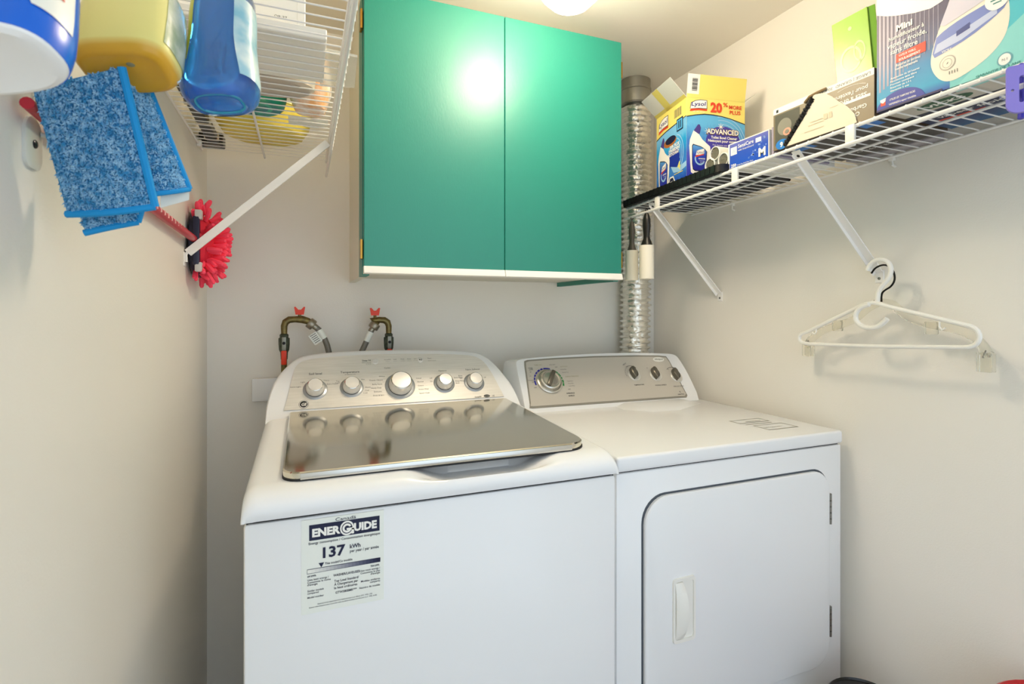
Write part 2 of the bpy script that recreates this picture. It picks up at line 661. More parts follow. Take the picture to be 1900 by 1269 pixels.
D('WASHER/LAVEUSES', .375, .352, .036, .32, b=.015)
D('Top Load Standard/', .385, .29, .036, .3)
D('\u00c0 Chargement par', .385, .253, .036, .29)
D('le haut ordinaires', .385, .215, .036, .28)
D('GTW580BMR***', .4, .163, .036, .26)
D('Removal of this label before first retail purchase is an offence (S.C. 1992, c.36)', .52, .085, .018, .66, 'C')
D("Enlever cette \u00e9tiquette avant le premier achat au d\u00e9tail constitue une infraction (L.C. 1992, ch.36)", .5, .06, .018, .82, 'C')
p.done()

# ------------------------------------------------------------------ dryer
dx0, dx1 = .617, 1.303
dryer = thing('clothes_dryer', 'white front-loading clothes dryer with grey control panel beside right wall', 'dryer', ((dx0 + dx1) / 2, 1.29, ZF))
MB().box(dx0, dx1, .95, 1.62, ZF + .02, -.3475, r=.005).build('cabinet_body', M_white, dryer)
for fx in (dx0 + .06, dx1 - .06):
    for fy in (1.02, 1.56):
        MB().cyl((fx, fy, ZF), (fx, fy, ZF + .03), .02).build('foot', M_black, dryer)
MB().box(dx0 + .006, dx1 - .006, .956, 1.6, -.35, -.342).build('seam_gasket', M_dark, dryer)
tp = MB().box(dx0 - .001, dx1 + .002, .946, 1.625, -.3445, -.311, r=.007, seg=3).build('top_panel', M_white, dryer)
lf = [(.93, 1.4), (1.0, 1.335), (1.1, 1.33), (1.245, 1.4), (1.235, 1.47), (.94, 1.47)]
ins = [(.98, 1.405), (1.01, 1.35), (1.1, 1.347), (1.21, 1.405), (1.2, 1.47), (.98, 1.47)]
MB().loft([[V((x, y, -.312)) for x, y in lf], [V((x, y, -.302)) for x, y in ins], ]).build('lint_door', M_white, tp)
q = Panel(tp, (0, 0, -.311), (1, 0, 0), (0, 1, 0))
M_etch = mat('etched_grey', '8A867A', .5)
for u0, u1, v0, v1 in ((1.115, 1.225, 1.105, 1.145), (1.13, 1.235, 1.02, 1.075)):
    for a in ((u0, u1, v0, v0 + .004), (u0, u1, v1 - .003, v1), (u0, u0 + .003, v0, v1), (u1 - .003, u1, v0, v1)):
        q.rect('etched_diagram', M_etch, *a, l=.0004)
q.rect('etched_diagram', M_etch, 1.15, 1.205, 1.118, 1.122, .0004)
q.rect('etched_diagram', M_etch, 1.12, 1.215, 1.088, 1.092, .0004)
q.text('etched_diagram', M_etch, 'lint screen', 1.14, 1.04, .014, l=.0004)
q.done()
# door
dout = rpoly(.684, 1.2475, -.9, -.405, (.055, .055, .055, .06), 8)
MB().loft([[V((x * 1.0 + (x - .966) * .014, .9485, z + (z + .652) * .016)) for x, z in dout], [V((x + (x - .966) * .014, .952, z + (z + .652) * .016)) for x, z in dout]]).build('door_gap', mat('gap_grey', '4A5058', .6), dryer)
din = [(.966 + (x - .966) * .985, -.6525 + (z + .6525) * .982) for x, z in dout]
door = MB().loft([[V((x, .952, z)) for x, z in dout], [V((x, .942, z)) for x, z in dout], [V((x, .9395, z)) for x, z in [(.966 + (a - .966) * .994, -.6525 + (b + .6525) * .993) for a, b in dout]], [V((x, .9385, z)) for x, z in din]]).build('door', M_white, dryer, angle=28)
# recessed grip: frame, hollow, upright bar
hx0, hx1, hz0, hz1 = .753, .815, -.734, -.590
ho = rpoly(hx0, hx1, hz0, hz1, .008, 4)
hi = rpoly(hx0 + .006, hx1 - .006, hz0 + .008, hz1 - .008, .006, 4)
hg = MB().loft([[V((x, .939, z)) for x, z in ho], [V((x, .9345, z)) for x, z in rpoly(hx0 + .001, hx1 - .001, hz0 + .001, hz1 - .001, .008, 4)], [V((x, .9345, z)) for x, z in hi], [V((x, .9375, z)) for x, z in hi]])
hg.build('door_handle', M_wplast, door)
grip = MB()
rings = []
for i in range(13):
    t = i / 12
    z = hz0 + .01 + (hz1 - hz0 - .02) * t
    b = math.sin(PI * t) ** .7
    rings.append([V((.759 + .001, .9375, z)), V((.759, .9345 - .004 * b, z)), V((.766 + .003 * b, .9345 - .013 * b, z)), V((.778 + .008 * b, .9345 - .013 * b, z)), V((.780 + .006 * b, .9345 - .006 * b, z)), V((.778, .9375, z))])
grip.loft(rings)
grip.build('grip_bar', M_wplast, door, angle=50)
for z0, z1 in ((-.545, -.468), (-.832, -.757)):
    hb = MB().box(1.2455, 1.258, .9415, .951, z0, z1, r=.001, seg=1).build('hinge', M_steel, dryer)
    kn = MB()
    for i in range(5):
        a = z0 + (z1 - z0) * i / 5
        kn.cyl((1.2495, .9405, a + .001), (1.2495, .9405, a + (z1 - z0) / 5 - .0015), .0036, n=10)
    kn.build('hinge_knuckles', M_steel, hb)
# dryer console
QV = V((0, .62, .785))
QO = V((0, 1.455, -.312))
QN = PU.cross(QV)


def onq(x, v, l=0):
    return QO + PU * x + QV * v + QN * l


do = [(.622, -.004), (.628, .06), (.634, .185), (.645, .196), (.67, .201), (.8, .2075), (.935, .2115), (1.1, .209), (1.253, .2), (1.272, .195), (1.285, .185), (1.294, .12), (1.292, .03), (1.284, -.004)]
do = [do[0]] + smooth(do[1:-1], 2) + [do[-1]]
f1 = [onq(x, v, -.004) for x, v in do]
f0 = [onq(.96 + (x - .96) * .992, .1 + (v - .1) * .975, 0) for x, v in do]
bk = [V((p.x - .012 if p.x < .7 else p.x, 1.64, p.z - .006)) for p in f1]
MB().loft([f0, f1, bk]).build('console_housing', M_white, dryer, angle=30)
po = [(.641, .018), (.652, .0165), (1.235, .0145), (1.2425, .022), (1.240, .06), (1.236, .165), (1.231, .185), (1.2, .19), (1.1, .1945), (.935, .1975), (.78, .196), (.68, .192), (.668, .188), (.664, .17), (.645, .03)]
MB().loft([[onq(x, v, 0) for x, v in po], [onq(x, v, .0015) for x, v in po]]).build('panel_surround', mat('panel_border', '8F8B80', .4), dryer)
pi_ = [(.955 + (x - .955) * .985, .106 + (v - .106) * .93) for x, v in po]
dface = MB().loft([[onq(x, v, .0005) for x, v in pi_], [onq(x, v, .0025) for x, v in pi_]]).build('control_panel', M_gpan, dryer)
M_kgrey = mat('knob_grey', '6F6B60', .3, .5)
M_klight = mat('knob_white', 'D8D5CC', .3, .2)
kc = (.733, .106)
k = MB().lathe([(.044, 0), (.044, .006), (.0405, .008), (.039, .008), (.0375, .006), (.0355, .006), (.034, .016), (.03, .018), (.026, .017), (.022, .0175), (0, .0175)], onq(*kc, .002), QN, 48, xdir=PU).build('timer_knob', mat('knob_satin', 'CFCBC1', .22, .8), dryer)
g0 = onq(kc[0], kc[1], .0185)
ga = PU * math.cos(math.radians(58)) + QV * math.sin(math.radians(58))
gb = QN.cross(ga)
MB().obox(g0 - ga * .031 - gb * .007, ga * .062, gb * .014, QN * .012, r=.003).build('pointer_grip', M_kgrey, k)
p = Panel(dface, onq(0, 0, .0025), PU, QV)
M_blu = mat('arc_blue', '23249A', .5)
M_grn = mat('arc_green', '2F8A48', .5)
for a0, a1 in ((70, 98), (101, 112), (115, 128), (131, 142), (145, 156), (159, 170), (173, 192)):
    p.ell('dial_print', M_blu, kc[0], kc[1], .052, .052, .0004, n=6, a0=a0, a1=a1, inner=.9)
for a0, a1 in ((52, 60), (36, 50), (20, 34), (9, 17), (-8, 5), (-22, -10)):
    p.ell('dial_print', M_grn, kc[0], kc[1], .052, .052, .0004, n=6, a0=a0, a1=a1, inner=.9)
M_tan = mat('print_tan', '9A9166', .5)
for s, u, v, al, m in (('TIMED DRY', .712, .168, 'C', M_tan), ('100', .689, .155, 'R', M_ink), ('80', .681, .143, 'R', M_ink), ('60', .676, .128, 'R', M_ink), ('HEAVY', .690, .158, 'R', M_dink), ('DUTY', .690, .151, 'R', M_dink), ('TOUCH', .680, .112, 'R', M_dink), ('UP', .680, .105, 'R', M_dink), ('OFF', .684, .085, 'R', M_dink),
                        ('LESS DRY', .752, .167, 'L', M_ink), ('OFF', .77, .157, 'L', M_dink), ('AUTO DRY', .789, .158, 'L', M_tan), ('NORMAL', .787, .147, 'L', M_ink), ('Damp Dry', .79, .136, 'L', M_ink), ('ENERGY PREFERRED', .796, .119, 'L', M_tan), ('Optimum', .797, .102, 'L', M_ink), ('Very Dry', .797, .093, 'L', M_ink), ('Less Heat', .798, .084, 'L', M_ink), ('OFF', .791, .072, 'L', M_dink)):
    p.text('panel_lettering', m, s, u, v, .0055, align=al, l=.0004)
p.text('panel_lettering', M_dink, 'WRINKLE', .795, .057, .0068, align='C', bold=.02, l=.0004)
p.text('panel_lettering', M_dink, 'SHIELD', .796, .048, .0068, align='C', bold=.02, l=.0004)
for (u, v), s in zip(((1.058, .118), (1.145, .112), (1.229, .103)), ('TEMPERATURE', 'WRINKLE SHIELD', 'END OF CYCLE')):
    p.text('panel_lettering', M_dink, s, u + (.006 if u < 1.2 else -.006), v - .046, .0062, align='C', l=.0004, bold=.01)
    kb = MB().lathe([(.0235, 0), (.0235, .002), (.021, .004), (0, .004)], onq(u + .004, v - .004, .002), QN, 32, xdir=PU).build('selector_knob', M_klight, dryer)
    MB().lathe([(.0165, 0), (.0165, .010), (.012, .0115), (0, .0115)], onq(u + .001, v - .001, .006), QN, 28, sx=.72, xdir=PU).build('knob_body', mat('knob_shade', '4E4B43', .35, .3), kb)
    tear = [(-.014, .001), (-.012, .014), (-.006, .022), (.002, .023), (.007, .014), (.006, 0), (.001, -.014), (-.006, -.024), (-.011, -.014)]
    MB().loft([[onq(u + a, v + b, .006) for a, b in tear], [onq(u + a * .95, v + b * .95, .021) for a, b in tear], [onq(u - .004 + (a + .004) * .6, v + b * .7, .023) for a, b in tear]]).build('pointer', M_kgrey, kb, angle=30)
for a in range(110, 205, 12):
    t = math.radians(a)
    p.text('panel_lettering', M_dink, '\u2022', 1.058 + .029 * math.cos(t), .116 + .029 * math.sin(t), .01, align='C', l=.0004)
p.ell('panel_lettering', M_dink, 1.058, .116, .036, .036, .0004, a0=50, a1=120, inner=.96)
p.text('panel_lettering', M_dink, 'HEAVY', 1.033, .153, .006, l=.0004, rot=.5)
p.text('panel_lettering', M_dink, '\u2022', 1.126, .135, .012, align='C', l=.0004)
p.text('panel_lettering', M_dink, '\u2022', 1.212, .124, .012, align='C', l=.0004)
p.ell('panel_lettering', M_dink, 1.229, .101, .037, .037, .0004, a0=60, a1=130, inner=.96)
p.ell('badge', M_wplast, 1.19, .172, .024, .0105, .0007)
p.text('badge_lettering', M_ink, 'Whirlpool', 1.19, .17, .0085, align='C', l=.0011, bold=.015, shear=.2)
p.text('panel_lettering', M_dink, 'Heavy Duty', 1.217, .026, .0055, align='C', l=.0004, bold=.02)
p.text('panel_lettering', M_dink, '\u00b6', 1.217, .034, .008, align='C', l=.0004)
p.done(dface)

# ------------------------------------------------------------------ teal wall cabinet
cx0, cx1, cz0, cz1 = .141, .908, .095, .824
cab = thing('wall_cabinet', 'teal two-door wall cabinet above the washer and dryer', 'cabinet', ((cx0 + cx1) / 2, YB, cz0))
MB().box(cx0, cx1, 1.47, YB, cz0 + .012, cz1).build('carcass', M_cream, cab)
MB().box(cx0 - .003, cx0 + .015, 1.47, YB, cz0 - .003, cz1).build('side_panel', M_cream, cab)
MB().box(cx0 - .002, cx0 + .016, 1.392, 1.47, cz0 - .003, cz1).build('side_edge', M_teal, cab)
MB().box(cx1 - .016, cx1 + .002, 1.392, YB, cz0 - .003, cz1).build('side_panel', M_teal, cab)
MB().box(cx0 + .017, cx1 - .017, 1.392, 1.47, cz0 + .012, cz1).build('face_frame', M_teal, cab)
for x0, x1, s in ((cx0, .5228, -1), (.5242, cx1, 1)):
    d = MB().box(x0, x1, 1.37, 1.39, cz0 + .018, cz1 + .002, r=.0015, seg=1).build('door', M_teal, cab)
    MB().prism([(x0, 1.3905, cz0 + .0195), (x0, 1.368, cz0 + .0195), (x0, 1.365, cz0 + .012), (x0, 1.362, cz0 + .002), (x0, 1.3655, cz0), (x0, 1.3905, cz0)], (x1 - x0, 0, 0)).build('pull_rail', M_wplast, d)
    hx = x0 - .0035 if s < 0 else x1 + .0035
    for hz in (.158, .745):
        h = MB().box(hx - .0012 - (.003 if s < 0 else 0), hx + .0012 + (.003 if s > 0 else 0), 1.376, 1.402, hz - .025, hz + .025, r=.0006, seg=1).build('hinge', M_brass, d)
        kk = MB()
        for i in range(4):
            kk.cyl((hx, 1.388, hz - .024 + i * .012), (hx, 1.388, hz - .013 + i * .012), .004, n=10)
        kk.build('hinge_knuckles', M_brass, d)

# ------------------------------------------------------------------ foil vent duct
dcx, dcy = 1.2, 1.716
duct = thing('vent_duct', 'crinkled silver foil vent duct running from ceiling down behind the dryer', 'duct', (dcx, dcy, ZF))
prof = []
z = -.86
b = MB()
rings = []
n = 56
pitch = .0205
steps = int((.80 + .86) / pitch * 6)
for i in range(steps + 1):
    zz = -.86 + 1.66 * i / steps
    ph = (i % 6) / 6
    r0 = .0535 + .0065 * math.cos(2 * PI * ph)
    ring = []
    for k_ in range(n):
        a = 2 * PI * k_ / n
        q_ = V((math.cos(a) * 2.4, math.sin(a) * 2.4, zz * 62))
        r = r0 + .003 * noise.noise(q_ * 1.3) + .0016 * noise.noise(q_ * 3.1)
        off = .004 * math.sin(zz * 4)
        ring.append(V((dcx + off + r * math.cos(a), dcy + r * math.sin(a), zz)))
    rings.append(ring)
b.loft(rings)
b.build('foil_hose', M_foil, duct, angle=25)
MB().lathe([(.056, 0), (.058, .03), (.058, .05), (.061, .052), (.061, .058), (.058, .06), (.058, .093), (.05, .093)], (dcx, dcy, .80), n=40).build('metal_collar', M_galv, duct)
MB().lathe([(.055, 0), (.058, .004), (.058, .009), (.055, .012)], (dcx, dcy, .792), n=40).build('clamp_band', M_steel, duct)

# ------------------------------------------------------------------ water valves and outlet plate
M_bronze = mat('aged_brass', '6B5F40', .42, .85, var=(60, '8A7A48'), bump=(120, .3))
M_patina = mat('green_patina', '3E4638', .55, .6, var=(70, '5C6150'), bump=(120, .3))
M_rhand = mat('red_enamel', 'E23A16', .4)
M_hose = mat('braided_hose', '7E7A70', .45, .3, bump=(300, .4))
M_nut = mat('nut_nickel', '9C9484', .35, .8)


def valve(xp, s, label, zp, hose, lever_full, nut):
    """xp pipe centre, s = +1 when the tap turns right"""
    y = 1.70
    t = thing('water_valve', label, 'valve', (xp, y, -.21))
    MB().cyl((xp, y, -.215), (xp, y, zp - .06), .0085, n=14).build('supply_pipe', M_bronze, t)
    # union body (hexagonal, stepped)
    MB().lathe([(.0095, -.075), (.0105, -.055), (.014, -.047), (.0155, -.03), (.0155, -.012), (.012, -.010), (.0125, -.002), (.0105, .0), (.0085, .002)], (xp, y, zp - .042), n=8).build('valve_body', M_patina, t)
    lv = MB()
    lv.obox((xp - .006, y - .0185, zp - .09), (.012, 0, 0), (0, .004, 0), (0, 0, .04), r=.0012)
    lev = lv.build('lever', mat('lever_zinc', '8D8C80', .45, .7), t)
    MB().lathe([(.0045, 0), (.0045, .004), (0, .005)], (xp, y - .0185, zp - .068), (0, -1, 0), 12).build('lever_screw', M_dark, lev)
    MB().obox((xp - .0075, y - .022, zp - .09 - lever_full), (.015, 0, 0), (0, .012, 0), (0, 0, lever_full), r=.003).build('lever_sleeve', M_rhand, lev)
    # elbow and spout
    pts = [(xp, y, zp - .045), (xp, y, zp - .018), (xp + s * .004, y, zp - .006), (xp + s * .014, y, zp + .001), (xp + s * .03, y, zp + .002), (xp + s * .05, y, zp + .0015), (nut[0] - s * .008, y, nut[1] + .008), (nut[0], y, nut[1])]
    MB().tube(pts, [.0085, .0095, .0105, .0105, .0095, .0115, .0105, .009], 14).build('spout', M_bronze, t)
    hx_ = xp + s * .043
    MB().cyl((hx_, y, zp + .008), (hx_, y, zp + .022), .005, n=10).build('stem', M_bronze, t)
    w_ = .0155
    tp_ = [(-w_, .034), (-w_ * .75, .035), (-w_ * .25, .026), (w_ * .25, .026), (w_ * .75, .035), (w_, .034), (w_ * .85, .02), (w_ * .75, .011), (-w_ * .75, .011), (-w_ * .85, .02)]
    MB().prism([(hx_ + a, y - .006, zp + .005 + c) for a, c in tp_], (0, .012, 0)).build('tap_handle', M_rhand, t)
    # hose nut and hose
    d = (V(hose[1]) - V(hose[0])).normalized()
    p0 = V((nut[0], y, nut[1]))
    MB().lathe([(.0145, -.009), (.0165, -.006), (.0165, .007), (.0145, .01), (.009, .0105), (.009, .02), (.0075, .021)], p0, d, 12).build('hose_nut', M_nut, t)
    hs = MB().tube([p0 + d * .015] + [V(h) for h in hose[1:]], .0088, 12).build('hose', M_hose, t)
    a, b_ = V(hose[1]), V(hose[2])
    MB().tube([a, a.lerp(b_, .5), b_], .0096, 14).build('hose_tag', M_paper, hs)
    return t, hs


v1, h1 = valve(-.055, 1, 'brass water valve with red tap handle, hose curving right, nearer left wall', -.027,
               [(.02, 1.70, -.04), (.043, 1.70, -.058), (.058, 1.70, -.084), (.066, 1.70, -.105), (.073, 1.70, -.135), (.078, 1.69, -.2)], .042, (.020, -.039))
tg = MB().obox((.012, 1.6915, -.076), (.022, 0, .014), (.019, 0, -.028), (0, .0006, 0)).build('paper_flag', M_paper, h1)
pp = Panel(h1, V((.012, 1.6913, -.076)), V((.019, 0, -.028)), V((.022, 0, .014)))
for i in range(5):
    pp.rect('flag_print', M_ink, .003 + .006 * i, .005 + .006 * i, .004, .022, .0004)
pp.done()
v2, h2 = valve(.252, -1, 'darker brass water valve with red tap handle, hose bending left', -.030,
               [(.21, 1.70, -.045), (.196, 1.70, -.066), (.183, 1.70, -.096), (.176, 1.70, -.112), (.163, 1.70, -.14), (.155, 1.69, -.2)], .05, (.207, -.047))
plate = tag(MB().box(-.146, -.045, 1.752, YB, -.274, -.205, r=.003).build('wall_plate', M_white, None, (-.1, YB, -.24)), 'blank white box fixed to back wall left of the washer', 'wall plate')

# ------------------------------------------------------------------ wire shelves
def dirwire(mb, pts, r, n=6):
    mb.tube(pts, r, n)


LZ = .455
shelfL = thing('wire_shelf', 'white wire shelf along the left wall, above the spray bottles', 'shelf', (XL, 1.0, LZ), 'white wire wall shelves')
wb = MB().tube([(XL + .003, 0, LZ), (.058, 0, LZ), (.064, 0, LZ - .002), (.0665, 0, LZ - .008), (.067, 0, LZ - .044)], .0015, 5)
base = None
NW = 48
for i in range(NW):
    y = 1.671 - .029 * i
    if base is None:
        base = wb.build('deck_wire', M_wire, shelfL)
        base.location = (0, y, 0)
        mesh_fix = V((0, 0, 0))
    else:
        c = base.copy()
        COL.objects.link(c)
        c.location = (0, y, 0)
yE = 1.678
for xx, zz, rr in ((.0625, LZ - .0045, .0036), (.0632, LZ - .045, .0036), (XL + .004, LZ - .003, .003), (-.107, LZ - .0045, .003)):
    MB().tube([(xx, .28, zz), (xx, yE + (.012 if zz < .42 else 0) + (.02 if xx == -.107 else 0), zz)], rr, 8).build('rail', M_wire, shelfL)
for y in (1.46, .31):
    br = MB()
    bar(br, (.058, y, LZ - .012), (XL + .008, y, .140), (.0066, 0, -.0068), .006)
    br.tube([(XL + .010, y, .146), (XL + .004, y, .136), (XL + .0045, y, .118)], .0035, 6)
    bo = br.build('bracket', M_wire, shelfL)
    ft = MB().box(XL, XL + .0025, y - .010, y + .010, .108, .142, r=.001, seg=1).build('bracket_foot', M_wire, bo)
for y in (1.62, 1.2, .8):
    MB().box(XL, XL + .012, y - .006, y + .006, LZ - .012, LZ + .006, r=.002).build('wall_clip', M_wplast, shelfL)


def ZR(y):
    return .357 + (1.54 - y) * .029


shelfR = thing('wire_shelf', 'white wire shelf with hanging rod along the right wall, loaded with boxes', 'shelf', (XR, 1.0, .37), 'white wire wall shelves')
base = None
for i in range(38):
    y = 1.532 - .029 * i
    if base is None:
        base = MB().tube([(XR - .009, 0, -.0), (1.06, 0, 0), (1.041, 0, 0), (1.0375, 0, -.004), (1.037, 0, -.008)], .0015, 5).build('deck_wire', M_wire, shelfR)
        base.location = (0, y, ZR(y))
    else:
        c = base.copy()
        COL.objects.link(c)
        c.location = (0, y, ZR(y))
for xx, dz, rr, y0 in ((1.041, -.0045, .0042, 1.537), (XR - .010, -.004, .0034, 1.54), (1.19, -.0045, .003, 1.537), (1.031, -.0405, .0045, 1.536)):
    MB().tube([(xx, .34, ZR(.34) + dz), (xx, y0, ZR(y0) + dz)], rr, 8).build('rail', M_wire, shelfR)
for y in (1.362, 1.042, .735):
    MB().box(1.0315, 1.0385, y - .010, y + .010, ZR(y) - .046, ZR(y) - .001, r=.002).build('rod_hanger', M_wplast, shelfR)
for y, zb in ((1.41, .062), (.872, .098)):
    br = MB()
    bar(br, (1.045, y, ZR(y) - .010), (XR - .006, y, zb), (0, .0105, 0), .003)
    bar(br, (1.05, y + .0095, ZR(y) - .014), (XR - .006, y + .0095, zb - .006), (-.005, 0, -.005), .002)
    bo = br.build('bracket', M_wire, shelfR)
    MB().box(XR - .003, XR, y - .011, y + .011, zb - .028, zb + .004, r=.001, seg=1).build('bracket_foot', M_wire, bo)
    MB().lathe([(.0035, 0), (.0035, .001), (0, .002)], (XR - .003, y, zb - .017), (-1, 0, 0), 10).build('screw', M_steel, bo)
    dd = (V((XR - .006, y, zb)) - V((1.045, y, ZR(y) - .010))).normalized()
    nn = dd.cross(V((0, 1, 0))).normalized()
    if nn.x > 0:
        nn = -nn
    MB().lathe([(.0038, 0), (0, .0004)], V((1.045, y, ZR(y) - .010)) + dd * .014 + nn * .0016, nn, 12).build('bolt_hole', M_dark, bo)
for y in (1.35, .84, .55):
    c = MB().box(XR - .012, XR, y - .006, y + .006, ZR(y) - .013, ZR(y) + .006, r=.002)
    c.tube([(XR - .006, y, ZR(y) - .010), (XR - .010, y - .004, ZR(y) - .024), (XR - .002, y - .006, ZR(y) - .028)], .003, 6)
    c.build('wall_clip', M_wplast, shelfR)

# ------------------------------------------------------------------ things on the right shelf
# black ribbed boot tray under the detergent box
ly0, ly1, lx0, lx1 = 1.085, 1.545, 1.028, 1.29


def lz(y):
    return ZR(y) + .002


tray = thing('boot_tray', 'black ribbed plastic tray lining the far end of the right shelf', 'tray', (1.16, 1.3, ZR(1.3)))
t = MB()
t.loft([[V((x, y, lz(y))) for x, y in rpoly(lx0, lx1, ly0, ly1, .02)], [V((x, y, lz(y) + .004)) for x, y in rpoly(lx0, lx1, ly0, ly1, .02)]])
t.build('base', mat('tray_black', '070707', .45), tray)
ro = rpoly(lx0 - .004, lx1 + .003, ly0 - .003, ly1 + .004, .022)
ri = rpoly(lx0 + .006, lx1 - .006, ly0 + .006, ly1 - .006, .016)
t = MB()
t.skin([t.ring([V((x, y, lz(y))) for x, y in ro]), t.ring([V((x, y, lz(y) + .020)) for x, y in ro]), t.ring([V((x, y, lz(y) + .020)) for x, y in ri]), t.ring([V((x, y, lz(y) + .004)) for x, y in ri])], cap=False)
t.build('raised_rim', M_black, tray)
for i in range(24):
    y = ly0 + .02 + i * .0185
    if i == 0:
        rb = MB().box(lx0 - .0055, lx0 - .0035, y - .003, y + .003, lz(y) + .003, lz(y) + .0205).build('rib', M_black, tray)
    else:
        c = rb.copy()
        COL.objects.link(c)
        c.location = (0, i * .0185, -i * .0185 * .029)

# --- open cleaner box
Cc, Aa, Dd = V((1.05, 1.244, 0)), V((1.081, 1.425, 0)), V((1.241, 1.211, 0))
zb, zt = .372, .632
hgt = zt - zb
up = V((0, 0, 1))
Uf = Dd - Cc
Ul = Cc - Aa
Bb = Aa + Uf
M_yel = mat('card_yellow', 'F3E27A', .4)
M_card = mat('card_white', 'EFEDE6', .5)
M_orange = mat('orange_ink', 'E5602E', .45)
M_pur = mat('purple_ink', '4A3B8C', .45)
M_blulab = grad('blue_label', [(0, '1C1F9E'), (.6, '2340B8'), (1, '5AA0DC')])
box = thing('cleaner_box', 'open blue and yellow cardboard box of toilet cleaner with raised flaps', 'box', ((Cc.x + Bb.x) / 2, (Cc.y + Bb.y) / 2, zb))
cb = MB()
for P0, P1 in ((Cc, Dd), (Aa, Cc), (Dd, Bb), (Bb, Aa)):
    e = P1 - P0
    nrm = e.cross(up).normalized()
    cb.obox(P0 + up * zb, e, up * hgt, -nrm * .0012)
cb.obox(Cc + up * zb, Uf, Aa - Cc, up * .0015)
carton = cb.build('carton', M_card, box)
# front face print
f = Panel(carton, Cc + up * zb, Uf, up, Uf.length, hgt)
f.rect('yellow_band', M_yel, 0, 1, .70, 1, .0002)
sw = [(0, 0), (1, 0), (1, .735), (.9, .755), (.75, .785), (.6, .805), (.45, .815), (.3, .815), (.15, .8), (0, .775)]
f.poly('blue_field', grad('blue_water', [(0, '16209A'), (.3, '2A39B4'), (.55, '4A4FBC'), (.75, '3E82CC'), (1, '62B4E4')], swirl=.25), sw, .0004)
f.ell('swirl_print', mat('swirl_violet', '463FA8', .45), .62, .5, .3, .2, .0006)
for i, (ru, rv) in enumerate(((.42, .33), (.38, .29), (.34, .245))):
    f.ell('swirl_print', mat('swirl_pale', '9CC8EC', .45), .6, .48, ru, rv, .0007, a0=-10, a1=100, inner=.97)
f.poly('edge_line_print', M_navy, [(0, .775), (.15, .8), (.3, .815), (.45, .815), (.6, .805), (.75, .785), (.9, .755), (1, .735), (1, .745), (.9, .765), (.75, .795), (.6, .815), (.45, .826), (.3, .826), (.15, .81), (0, .785)], .0009)


def logo(f, u0, u1, v0, v1, s=1.0):
    w_, h_ = u1 - u0, v1 - v0
    f.poly('logo_print', M_navy, [(u0, v0 + h_ * .05), (u0 + w_ * .05, v0 + h_ * .62), (u0 + w_ * .3, v0 + h_ * .88), (u0 + w_ * .62, v0 + h_), (u1, v0 + h_ * .98), (u1, v0 + h_ * .16), (u0 + w_ * .5, v0 + h_ * .14)], .0010)
    f.poly('logo_print', M_wink, [(u0 + w_ * .02, v0 + h_ * .06), (u0 + w_ * .07, v0 + h_ * .58), (u0 + w_ * .32, v0 + h_ * .83), (u0 + w_ * .62, v0 + h_ * .94), (u1 - w_ * .03, v0 + h_ * .93), (u1 - w_ * .03, v0 + h_ * .2), (u0 + w_ * .5, v0 + h_ * .18)], .0013)
    f.text('logo_print', mat('logo_blue', '2A2C7C', .45), 'Lysol', u0 + w_ * .07, v0 + h_ * .33, h_ * .55, w=w_ * .82, l=.0016, bold=.015, shear=.22, rot=.06)
    f.poly('logo_print', M_red, [(u0 - w_ * .02, v0 - h_ * .18), (u0 + w_ * .05, v0 + h_ * .04), (u0 + w_ * .5, v0 + h_ * .13), (u1, v0 + h_ * .12), (u1 - w_ * .02, v0 - h_ * .04), (u0 + w_ * .5, v0 - h_ * .02)], .0011)


logo(f, .055, .345, .865, .985)
F = lambda m, s_, u, v, sz, **k: f.text('lettering_print', m, s_, u, v, sz, **dict(dict(l=.0015), **k))
F(M_wink, 'all in one', .1, .838, .022, w=.2)
F(M_red, '20', .4, .855, .15, w=.2, bold=.045)
F(M_red, '%', .615, .925, .065, w=.085, bold=.02)
F(M_red, 'MORE', .72, .905, .06, w=.22, bold=.025)
F(M_red, 'PLUS', .73, .845, .06, w=.19, bold=.025)
F(mat('brown_outline', '6B4A38', .45), 'ADVANCED', .325, .60, .086, w=.57, bold=.09, l=.0013)
F(M_wink, 'ADVANCED', .335, .604, .078, w=.55, bold=.03, l=.0018)
F(M_wink, 'Toilet Bowl Cleaner', .41, .55, .042, w=.45, bold=.03)
F(M_wink, 'Nettoyant pour cuvette', .36, .512, .042, w=.52, bold=.03)
F(M_wink, 'For home use only', .44, .47, .024, w=.34)
sp = [(.0, .012), (.012, .002), (.03, -.004)]
for su, sv in ((.36, .63), (.58, .69)):
    for a in range(4):
        t_ = a * PI / 4
        f.poly('sparkle_print', M_wink, [(su + .07 * math.cos(t_), sv + .05 * math.sin(t_)), (su + .006 * math.cos(t_ + PI / 2), sv + .005 * math.sin(t_ + PI / 2)), (su - .07 * math.cos(t_), sv - .05 * math.sin(t_)), (su + .006 * math.cos(t_ - PI / 2), sv + .005 * math.sin(t_ - PI / 2))], .0011)


